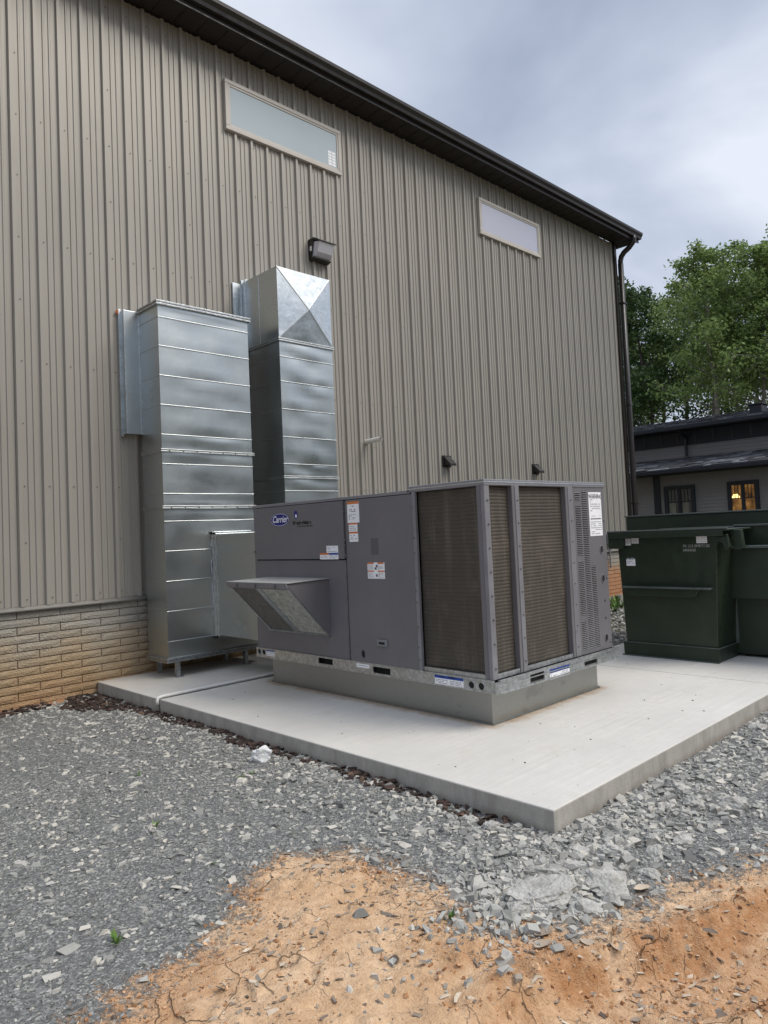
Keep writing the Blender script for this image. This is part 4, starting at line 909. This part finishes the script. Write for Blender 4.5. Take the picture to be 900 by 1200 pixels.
# ------------------------------------------------------------------ trees
def make_tree(seed,H=17,leafn=9000,spread=2.8,pale=True,base=.28,leaf=.172):
    r_=np.random.default_rng(seed); rr=random.Random(seed)
    tr=MB(); tips=[]
    pts=[];rad=[];n=9; lx=ly=0
    for i in range(n+1):
        t=i/n; pts.append((lx,ly,t*H*.93)); rad.append(.15*(1-t)**.8*(H/17)+.018); lx+=rr.uniform(-.18,.22); ly+=rr.uniform(-.18,.18)
    tr.tube(pts,rad,7)
    nb=26
    for k in range(nb):
        t=base+(1-base)*(k+rr.random())/nb; i=min(n-1,int(t*n)); p=Vector(pts[i]).lerp(Vector(pts[i+1]),t*n-i)
        az=k*2.4+rr.uniform(-.5,.5); ln=spread*(1-.62*((t-base)/(1-base))**1.6)*rr.uniform(.7,1.2); elv=rr.uniform(.25,.85)
        d=Vector((math.cos(az)*math.cos(elv),math.sin(az)*math.cos(elv),math.sin(elv)))
        q=[p+d*ln*u+Vector((rr.uniform(-.12,.12),rr.uniform(-.12,.12),-.25*u*u*rr.random())) for u in(0,.35,.7,1)]
        tr.tube(q,[.055*(1-.5*t),.04*(1-.5*t),.022,.010],5)
        for u in (.45,.7,.9,1.0):
            c_=q[0].lerp(q[3],u); tips.append((c_,ln*.30+.28))
            for _ in range(2):
                d2=Vector((rr.uniform(-1,1),rr.uniform(-1,1),rr.uniform(-.3,.7)))*ln*.38; e_=c_+d2
                if rr.random()<.6: tr.tube([c_,c_.lerp(e_,.5)+Vector((0,0,.05)),e_],[.018,.012,.006],4,caps=False)
                tips.append((e_,ln*.20+.22))
    tr.tube([pts[-2],pts[-1]],[.05,.01],5); tips.append((Vector(pts[-1]),.6))
    C_=np.array([t[0][:] for t in tips]); S_=np.array([t[1] for t in tips])
    k=r_.integers(0,len(C_),leafn); u=r_.normal(size=(leafn,3)); u/=np.linalg.norm(u,axis=1)[:,None]; rad_=r_.random(leafn)**.45
    P_=C_[k]+u*(S_[k]*rad_)[:,None]*np.array([1,1,.72])
    nr=r_.normal(size=(leafn,3)); nr[:,2]+=.7; nr/=np.linalg.norm(nr,axis=1)[:,None]; a=np.cross(nr,r_.normal(size=(leafn,3))); a/=np.linalg.norm(a,axis=1)[:,None]; b=np.cross(nr,a)
    sz=leaf*r_.uniform(.5,1.15,leafn)[:,None]
    v=np.stack([P_-a*sz*.62,P_-b*sz*.34+a*sz*.05,P_+a*sz*.62,P_+b*sz*.34+nr*sz*.1],1).reshape(-1,3)
    f=np.arange(leafn*4).reshape(-1,4); clump=r_.random(len(C_)); ti=np.clip(clump[k]*.5+r_.random(leafn)*.5,0,1)
    return tr,v,f,np.repeat(ti,4)
protos=[]
for sd_,H_,ln_,sp_,lm,bk,bs in ((1,17,8500,2.5,'leaf','bark',.46),(2,15,8000,2.5,'leaf','bark',.48),(3,13,8500,2.2,'leaf2','bark2',.34),(5,16,6000,1.9,'leaf','bark',.55)):
    tr,v,f,ti=make_tree(sd_,H_,ln_,sp_,base=bs); protos.append((tr,v,f,ti,lm,bk,{}))
def place_tree(k,x,y,rz,scl,label,z=-.2,grp='trees at the edge of the wood behind the neighbour building'):
    tr,v,f,ti,lm,bk,cache=protos[k]
    top=scl; scl=(top-z)/float(np.percentile(v[:,2],99.8)); T=empty('tree',(x,y,z),rz); T.scale=(scl,)*3; tag(T,label,'tree',grp)
    if not cache:
        a=tr.build('trunk',MAT[bk]); b=meshobj('crown',v,f,MAT[lm],attr={'tint':ti}); cache['t']=a;cache['c']=b
        a.data.shade_smooth()
    else:
        a=cache['t'].copy(); b=cache['c'].copy(); col.objects.link(a); col.objects.link(b)
    a.parent=T; b.parent=T
# direction slope d=(y+8.06)/x from the camera; .504 is the wall corner edge, .315 the right frame edge
TL=[(0,38,.318,.4,15,'tall pale-trunked tree at the far right, rising highest above the roof'),
    (3,40,.346,1.9,16,'slim tree with a bare pale trunk second from the right frame edge'),
    (1,37,.372,2.7,14.9,'broad bright green tree right of the middle of the wood edge'),
    (3,41,.395,3.9,15.6,'slender pale-trunked tree behind the middle of the shingle roof'),
    (1,42,.428,5.1,15.5,'round-topped green tree left of the middle of the wood edge'),
    (0,45,.452,.9,15.8,'leafy tree between the round-topped tree and the downspout'),
    (2,40,.478,2.2,15.1,'dense green tree just right of the building downspout'),
    (2,43,.512,3.3,16.8,'dark tree partly hidden by the building corner'),
    (1,50,.335,4.4,17.5,'tree deeper in the wood behind the tallest right-hand tree'),
    (2,52,.365,5.9,15,'dark tree deeper in the wood behind the slim pale trunks'),
    (2,55,.402,.3,9,'low dark tree deep in the wood seen through the middle gap'),
    (1,56,.49,1.2,17,'tree deep in the wood behind the dense tree by the downspout'),
    (0,38,.292,1.5,14.5,'tree cut off by the right edge of the view'),
    (1,41,.268,2.5,16,'second tree outside the right edge of the view'),
    (2,46,.245,.5,16,'third tree outside the right edge of the view'),]
for k,xt,dsl,rz,scl,lab in TL: place_tree(k,xt,dsl*xt-8.06,rz,scl,lab)
# low undergrowth and far wood as masses
def leafmass(name,N_,box,leaf,mat,label=None,top=None,seed=0):
    r_=np.random.default_rng(seed); x=r_.uniform(box[0],box[1],N_); y=r_.uniform(box[2],box[3],N_)
    hh_=box[4]+(box[5]-box[4])*r_.random(N_)**.8*(.55+.6*fbm(x,y,.25,3,seed)); P_=np.stack([x,y,hh_],1)
    nr=r_.normal(size=(N_,3)); nr/=np.linalg.norm(nr,axis=1)[:,None]; a=np.cross(nr,r_.normal(size=(N_,3))); a/=np.linalg.norm(a,axis=1)[:,None]; b=np.cross(nr,a); sz=leaf*r_.uniform(.5,1.2,N_)[:,None]
    v=np.stack([P_-a*sz*.6,P_-b*sz*.35,P_+a*sz*.6,P_+b*sz*.35],1).reshape(-1,3)
    o=meshobj(name,v,np.arange(N_*4).reshape(-1,4),MAT[mat],attr={'tint':np.repeat(r_.random(N_),4)}); tag(o,label,None,None,'stuff'); return o
leafmass('undergrowth',22000,(42,52,0,24,0,6.5),.26,'leaf2','low dark undergrowth below the trees behind the neighbour building',seed=3)
leafmass('distant_wood',60000,(-60,60,-58,-46,0,15),1.25,'leaf2','wood on the far side of the yard',seed=5)

# ------------------------------------------------------------------ loose stones, mulch, litter
def inview(x,y,marg=120):
    d=np.stack([x-CAM.x,y-CAM.y,np.full(x.shape,-.13-CAM.z)],-1)
    Xc=d@np.array(cr);Yc=d@np.array(cu);Zc=d@np.array(fw)
    u=453.8+847.13*Xc/np.maximum(Zc,.01); v=587.4-847.13*Yc/np.maximum(Zc,.01)
    return (Zc>.2)&(u>-marg)&(u<900+marg)&(v<1200+marg)
CUBE=np.array([(-1,-1,-1),(1,-1,-1),(1,1,-1),(-1,1,-1),(-1,-1,1),(1,-1,1),(1,1,1),(-1,1,1)],float)*.5
CF=np.array([(0,3,2,1),(4,5,6,7),(0,1,5,4),(1,2,6,5),(2,3,7,6),(3,0,4,7)])
def chips(name,x,y,size,flat,tint,mat,lift=.0,tilt=.5,elong=1.6,jit=.28,parent=None,label=None,seed=0,zbase=None):
    n=len(x); r_=np.random.default_rng(seed); z=height(x,y) if zbase is None else zbase
    v=CUBE[None]+r_.uniform(-jit,jit,(n,8,3)); v[:,4:,:2]*=r_.uniform(.55,.95,(n,1,1))
    s3=np.stack([size*r_.uniform(1,elong,n),size*r_.uniform(.6,1.0,n),size*flat*r_.uniform(.6,1.4,n)],-1); v*=s3[:,None,:]
    az=r_.uniform(0,6.283,n); t1=r_.normal(0,tilt*.5,n)
    ca,sa=np.cos(az),np.sin(az); ct,st_=np.cos(t1),np.sin(t1)
    vx,vy,vz=v[...,0],v[...,1],v[...,2]
    vy,vz=vy*ct[:,None]-vz*st_[:,None],vy*st_[:,None]+vz*ct[:,None]
    vx,vy=vx*ca[:,None]-vy*sa[:,None],vx*sa[:,None]+vy*ca[:,None]
    v=np.stack([vx+x[:,None],vy+y[:,None],vz+(z+lift*size+s3[:,2]*.2)[:,None]],-1).reshape(-1,3)
    f=(CF[None]+np.arange(n)[:,None,None]*8).reshape(-1,4)
    o=meshobj(name,v,f,MAT[mat],attr={'tint':np.repeat(tint,8)}); tag(o,label,None,None,'stuff'); return o
def sample(n,x0_,x1_,y0_,y1_): return rng.uniform(x0_,x1_,n),rng.uniform(y0_,y1_,n)
onpad=lambda x,y:(((x>3.27)&(y>-5.87)&(x<13.6))|(y>-.04))
# fines everywhere on the gravel
def gravel(n,box,smin,smax,pw,flat,dens,name,label,seed,mat='stones',tm=.5):
    x,y=sample(n,*box); cd_=claydist(x,y)+ (fbm(x,y,3,3,40)-.5)*.35
    k=~onpad(x,y)&inview(x,y); p=dens(x,y,cd_); k&=rng.random(n)<p; x=x[k];y=y[k]
    sz=smin+(smax-smin)*rng.random(len(x))**pw
    t=np.clip(rng.normal(tm,.25,len(x)),0,1)
    cq=claydist(x,y)>.03
    if cq.sum()>20: chips(name+'_on_clay',x[cq],y[cq],sz[cq]*.85,flat,t[cq],'stones_dusty',label=label+', dusted with clay',seed=seed+50,lift=-.15)
    cq=~cq
    return chips(name,x[cq],y[cq],sz[cq],flat,t[cq],mat,label=label,seed=seed)
g0=lambda x,y,c:np.where(c<.0,.9,np.exp(-np.maximum(c,0)/.16)*.45+.015)
gravel(190000,(.3,7.5,-7.8,-.02),.0035,.008,1.8,.6,g0,'gravel_fines','fine grey crushed stone spread over the yard',1)
edge=lambda x,y:np.minimum(np.abs(3.28-x)+np.where(y<-5.9,9,0), np.abs(y+5.87)+np.where(x<3.1,np.hypot(x-3.1,0)*1,0))
g1_=lambda x,y,c:np.where(c<.05,.035+.80*np.exp(-edge(x,y)/.62)+.13*(fbm(x,y,1.3,3,50)>.54),.09*np.exp(-np.maximum(c,0)/.3)+.015)
gravel(75000,(.3,7.5,-7.8,-.02),.012,.036,2.2,.42,g1_,'gravel_stones','grey angular stones lying on the gravel',2,tm=.80)
g2_=lambda x,y,c:np.where(c<.1,.025+.65*np.exp(-edge(x,y)/.42)*np.clip((-y-1.5)/3,.15,1),.010)
gravel(13000,(.3,7.5,-7.8,-.02),.022,.064,2.6,.34,g2_,'coarse_stones','larger grey stones heaped along the edge of the pad',3,tm=.80)
# strip of gravel behind the containers
n=9000; x,y=sample(n,8.2,15.6,-3.5,-.05); sz=.012+.05*rng.random(n)**2; chips('rear_gravel',x,y,sz,.5,np.clip(rng.normal(.62,.25,n),0,1),'stones',label='gravel strip at the foot of the wall behind the dumpster',seed=8)
# mulch strip
n=15000; x,y=sample(n,1.2,3.29,-5.6,-.02)
dm=3.28-x; wdt=.11+.36*np.exp(-(y+.35)**2/.5)+.05*(fbm(x,y,5,2,3)-.5); k=((dm<wdt*(.4+1.2*fbm(x,y,4,3,66)))&(rng.random(n)<np.where(y<-3.5,.45,.9)))|((y>-.28)&(x<2.75)&(rng.random(n)<.8*(fbm(x,y,3,2,9)>.35))); x=x[k];y=y[k]
chips('bark_mulch',x,y,.012+.026*rng.random(len(x))**1.5,.35,np.clip(rng.beta(2,3,len(x)),0,1),'mulch',lift=.35,tilt=1.0,elong=2.4,label='dark bark mulch along the edge of the pad and the wall',seed=9)
# dry litter on the clay: straw bits, leaves
n=16000; x,y=sample(n,.6,5.5,-7.8,-4.7); c_=claydist(x,y); k=(c_>-.08)&(~onpad(x,y))&(rng.random(n)<.20+.95*(fbm(x,y,1.6,3,70)>.52)*np.exp(-np.maximum(c_,0)/.5)); x=x[k];y=y[k]
chips('dry_litter',x,y,.004+.014*rng.random(len(x))**3,.22,rng.random(len(x)),'dry',lift=.2,tilt=.7,elong=3.2,label='straw and chips scattered over the clay',seed=10)
n=260; x,y=sample(n,.9,4.5,-7.6,-4.7); c_=claydist(x,y); k=(c_>-.05)&(~onpad(x,y))&(rng.random(n)<.25+.8*(fbm(x,y,1.4,3,71)>.55)); x=x[k];y=y[k]
def curled(name,x,y,sz,seed,mat,label):
    r_=np.random.default_rng(seed); V=[];Fc=[];T=[]
    for i in range(len(x)):
        n1_,n2_=4,3; az=r_.uniform(0,6.28); cur=r_.uniform(8,26); b=len(V); z0_=float(height(x[i],y[i]))+.004
        for a in range(n1_+1):
            for c__ in range(n2_+1):
                u=(a/n1_-.5)*sz[i]*1.7; wdt_=math.sin(math.pi*(a+.35)/(n1_+.7))*sz[i]; w_=(c__/n2_-.5)*wdt_
                zz_=cur*(w_**2)*1.2+cur*.3*u*u+r_.uniform(0,.002); V.append((x[i]+u*math.cos(az)-w_*math.sin(az),y[i]+u*math.sin(az)+w_*math.cos(az),z0_+min(zz_,.02))); T.append(0)
        t_=r_.random(); 
        for q in range(b,len(V)): T[q]=t_
        for a in range(n1_):
            for c__ in range(n2_): k_=b+a*(n2_+1)+c__; Fc.append((k_,k_+n2_+1,k_+n2_+2,k_+1))
    o=meshobj(name,V,Fc,MAT[mat],attr={'tint':T},smooth=True); tag(o,label,None,None,'stuff')
curled('dead_leaves',x,y,.014+.034*rng.random(len(x))**1.5,5,'dry','curled dry brown leaves lying on the clay')
# specks and bits on the pads
n=130; x=rng.uniform(3.4,9,n); y=rng.uniform(-5.8,-1.5,n); k=~((x>4.35)&(x<6.1)&(y>-4.65)); x=x[k];y=y[k]
chips('pad_debris',x,y,.004+.010*rng.random(len(x))**3,.4,rng.random(len(x))*.05,'dry',elong=2,label='dark specks of debris on the concrete pad',seed=12,zbase=np.zeros(len(x))+.001)
# little weeds
def weeds(pts):
    V=[];Fc=[];T=[]; r_=random.Random(4)
    for (x_,y_,s_,n_) in pts:
        z_=float(height(x_,y_))
        for k in range(n_):
            az=r_.uniform(0,6.28); l=s_*r_.uniform(.6,1.2); e_=r_.uniform(.4,1.2); d=Vector((math.cos(az)*math.cos(e_),math.sin(az)*math.cos(e_),math.sin(e_))); sd2=Vector((-math.sin(az),math.cos(az),0))*l*.14; p=Vector((x_,y_,z_)); b=len(V)
            V+=[p,p+d*l*.5+sd2,p+d*l,p+d*l*.5-sd2]; Fc.append((b,b+1,b+2,b+3)); t=r_.random(); T+=[t]*4
    o=meshobj('weeds',[tuple(v) for v in V],Fc,MAT['weed'],attr={'tint':T}); tag(o,'small green weeds sprouting from the gravel',None,None,'stuff')
wp=[(1.95,-4.05,.05,9),(2.72,-3.75,.045,9),(2.83,-3.72,.04,7),(1.28,-5.05,.06,12),(1.9,-4.75,.03,6),(2.28,-6.0,.05,10),(2.3,-3.1,.04,6)]
for _ in range(60): wp.append((random.uniform(11,14.5),random.uniform(-1.6,-.5),.14,14))
weeds(wp)
# individual rubble pieces
def rock(name,x,y,sx_,sy_,sz_,rz,mat,label,cat,seed,grp=None,sink=.3):
    bm=bmesh.new(); bmesh.ops.create_icosphere(bm,subdivisions=4,radius=.5); r_=random.Random(seed)
    pl=[(Vector((r_.gauss(0,1),r_.gauss(0,1),r_.gauss(0,.8))).normalized(),r_.uniform(.30,.44)) for _ in range(11)]
    from mathutils import noise as mn
    for v_ in bm.verts:
        for nn,dd in pl:
            q=v_.co.dot(nn)
            if q>dd: v_.co-=nn*(q-dd)
        v_.co*=1+.20*mn.noise(v_.co*4+Vector((seed,0,0)))+.10*mn.noise(v_.co*11+Vector((seed,5,0)))+.05*mn.noise(v_.co*27+Vector((seed,9,0)))
        v_.co=Vector((v_.co.x*sx_,v_.co.y*sy_,v_.co.z*sz_))
    me=bpy.data.meshes.new(name); bm.to_mesh(me); bm.free(); me.materials.append(MAT[mat])
    o=bpy.data.objects.new(name,me); col.objects.link(o); o.location=(x,y,float(height(x,y))+sz_*((.34 if mat=='white_stone' else .16)-sink*.5)); o.rotation_euler=(r_.uniform(-.15,.15),r_.uniform(-.15,.15),rz); tag(o,label,cat,grp); return o
def gp_(u,v_,z=-.11): # photo pixel -> ground point, used once to lay the rubble out
    xi=(u-453.765)/847.13; yi=(v_-587.44)/847.13; d=fw+cr*xi-cu*yi; t=(z-CAM.z)/d.z; p=CAM+d*t; return p.x,p.y
ROCKS=[(307,889,.15,.13,.13,.3,'white_stone','pale white rock lying alone on the gravel near the pad edge'),
 (668,1022,.24,.08,.05,.0,'rubble','long flat slab of broken concrete on top of the rubble heap'),
 (640,1052,.40,.22,.11,.5,'rubble','large crusty lump of spilled concrete at the front of the rubble heap'),
 (712,1042,.27,.20,.10,1.5,'rubble','rounded crusty concrete lump right of the flat slab'),
 (715,1003,.16,.09,.08,-.5,'rubble','light oblong concrete chunk below the pad corner'),
 (678,1000,.10,.09,.06,.2,'rubble','grey squarish stone just below the pad corner'),
 (768,1000,.13,.10,.08,.9,'rubble','pale chunk right of the oblong concrete chunk'),
 (812,946,.15,.11,.09,1.3,'rubble','concrete chunk on the rubble right of the pad corner'),
 (858,942,.17,.12,.09,.1,'rubble','long grey concrete chunk at the right of the rubble'),
 (722,968,.11,.09,.07,.7,'rubble','small chunk against the pad side right of the corner'),
 (576,966,.13,.09,.07,.4,'rubble','rough white chunk left of the pad corner'),
 (890,850,.16,.12,.06,.3,'rubble','flat white piece beside the pad at the right frame edge'),
 (762,1022,.12,.08,.05,2.0,'rubble','tan flat chunk half buried in the clay'),
 (610,1066,.16,.12,.06,1.1,'rubble','low crusty lump at the left toe of the rubble heap'),
 (690,1066,.20,.11,.06,.2,'rubble','flat crusty lump at the front foot of the rubble heap'),
 (640,1030,.22,.10,.06,-.2,'rubble','pale jagged slab behind the large crusty lump'),
 (800,985,.12,.09,.06,.5,'rubble','angular chunk halfway along the right side of the pad'),
 (411,900,.09,.07,.05,2.0,'rubble','small pale chunk by the mulch along the pad edge')]
for i,(u,v_,a,b,c__,rz,mt,lab) in enumerate(ROCKS):
    gx_,gy_=gp_(u,v_); rock('white_rock' if i==0 else 'concrete_chunk',gx_,gy_,a*1.1,b*1.1,c__*1.1,rz+R(-45),mt,lab,'rock' if i==0 else 'rubble',i+3)

n=4200; x=np.concatenate([rng.normal(2.72,.22,n//2),rng.normal(3.7,.75,n//2)]); y=np.concatenate([rng.normal(-6.15,.14,n//2),rng.normal(-6.1,.16,n//2)-.08*(x[n//2:]-3.5)]); k=~onpad(x,y); x=x[k];y=y[k]
chips('concrete_crumbs',x,y,.005+.036*rng.random(len(x))**3.2,.65,np.clip(rng.normal(.84,.14,len(x)),0,1),'stones',lift=.1,tilt=.9,jit=.34,label='broken concrete crumbs round the rubble heap at the pad corner',seed=14)

n=30000; x,y=sample(n,.6,6.5,-7.8,-4.6); c_=claydist(x,y); k=(c_>-.05)&(~onpad(x,y))&inview(x,y)&(rng.random(n)<.10+.4*(fbm(x,y,2.6,4,90)>.53)+1.2*rawclay(x,y)); x=x[k];y=y[k]
chips('clay_crumbs',x,y,.003+.013*rng.random(len(x))**3.5,.75,rng.random(len(x)),'clod',lift=.05,tilt=.9,elong=1.4,label='small crumbs of dry orange clay',seed=15)
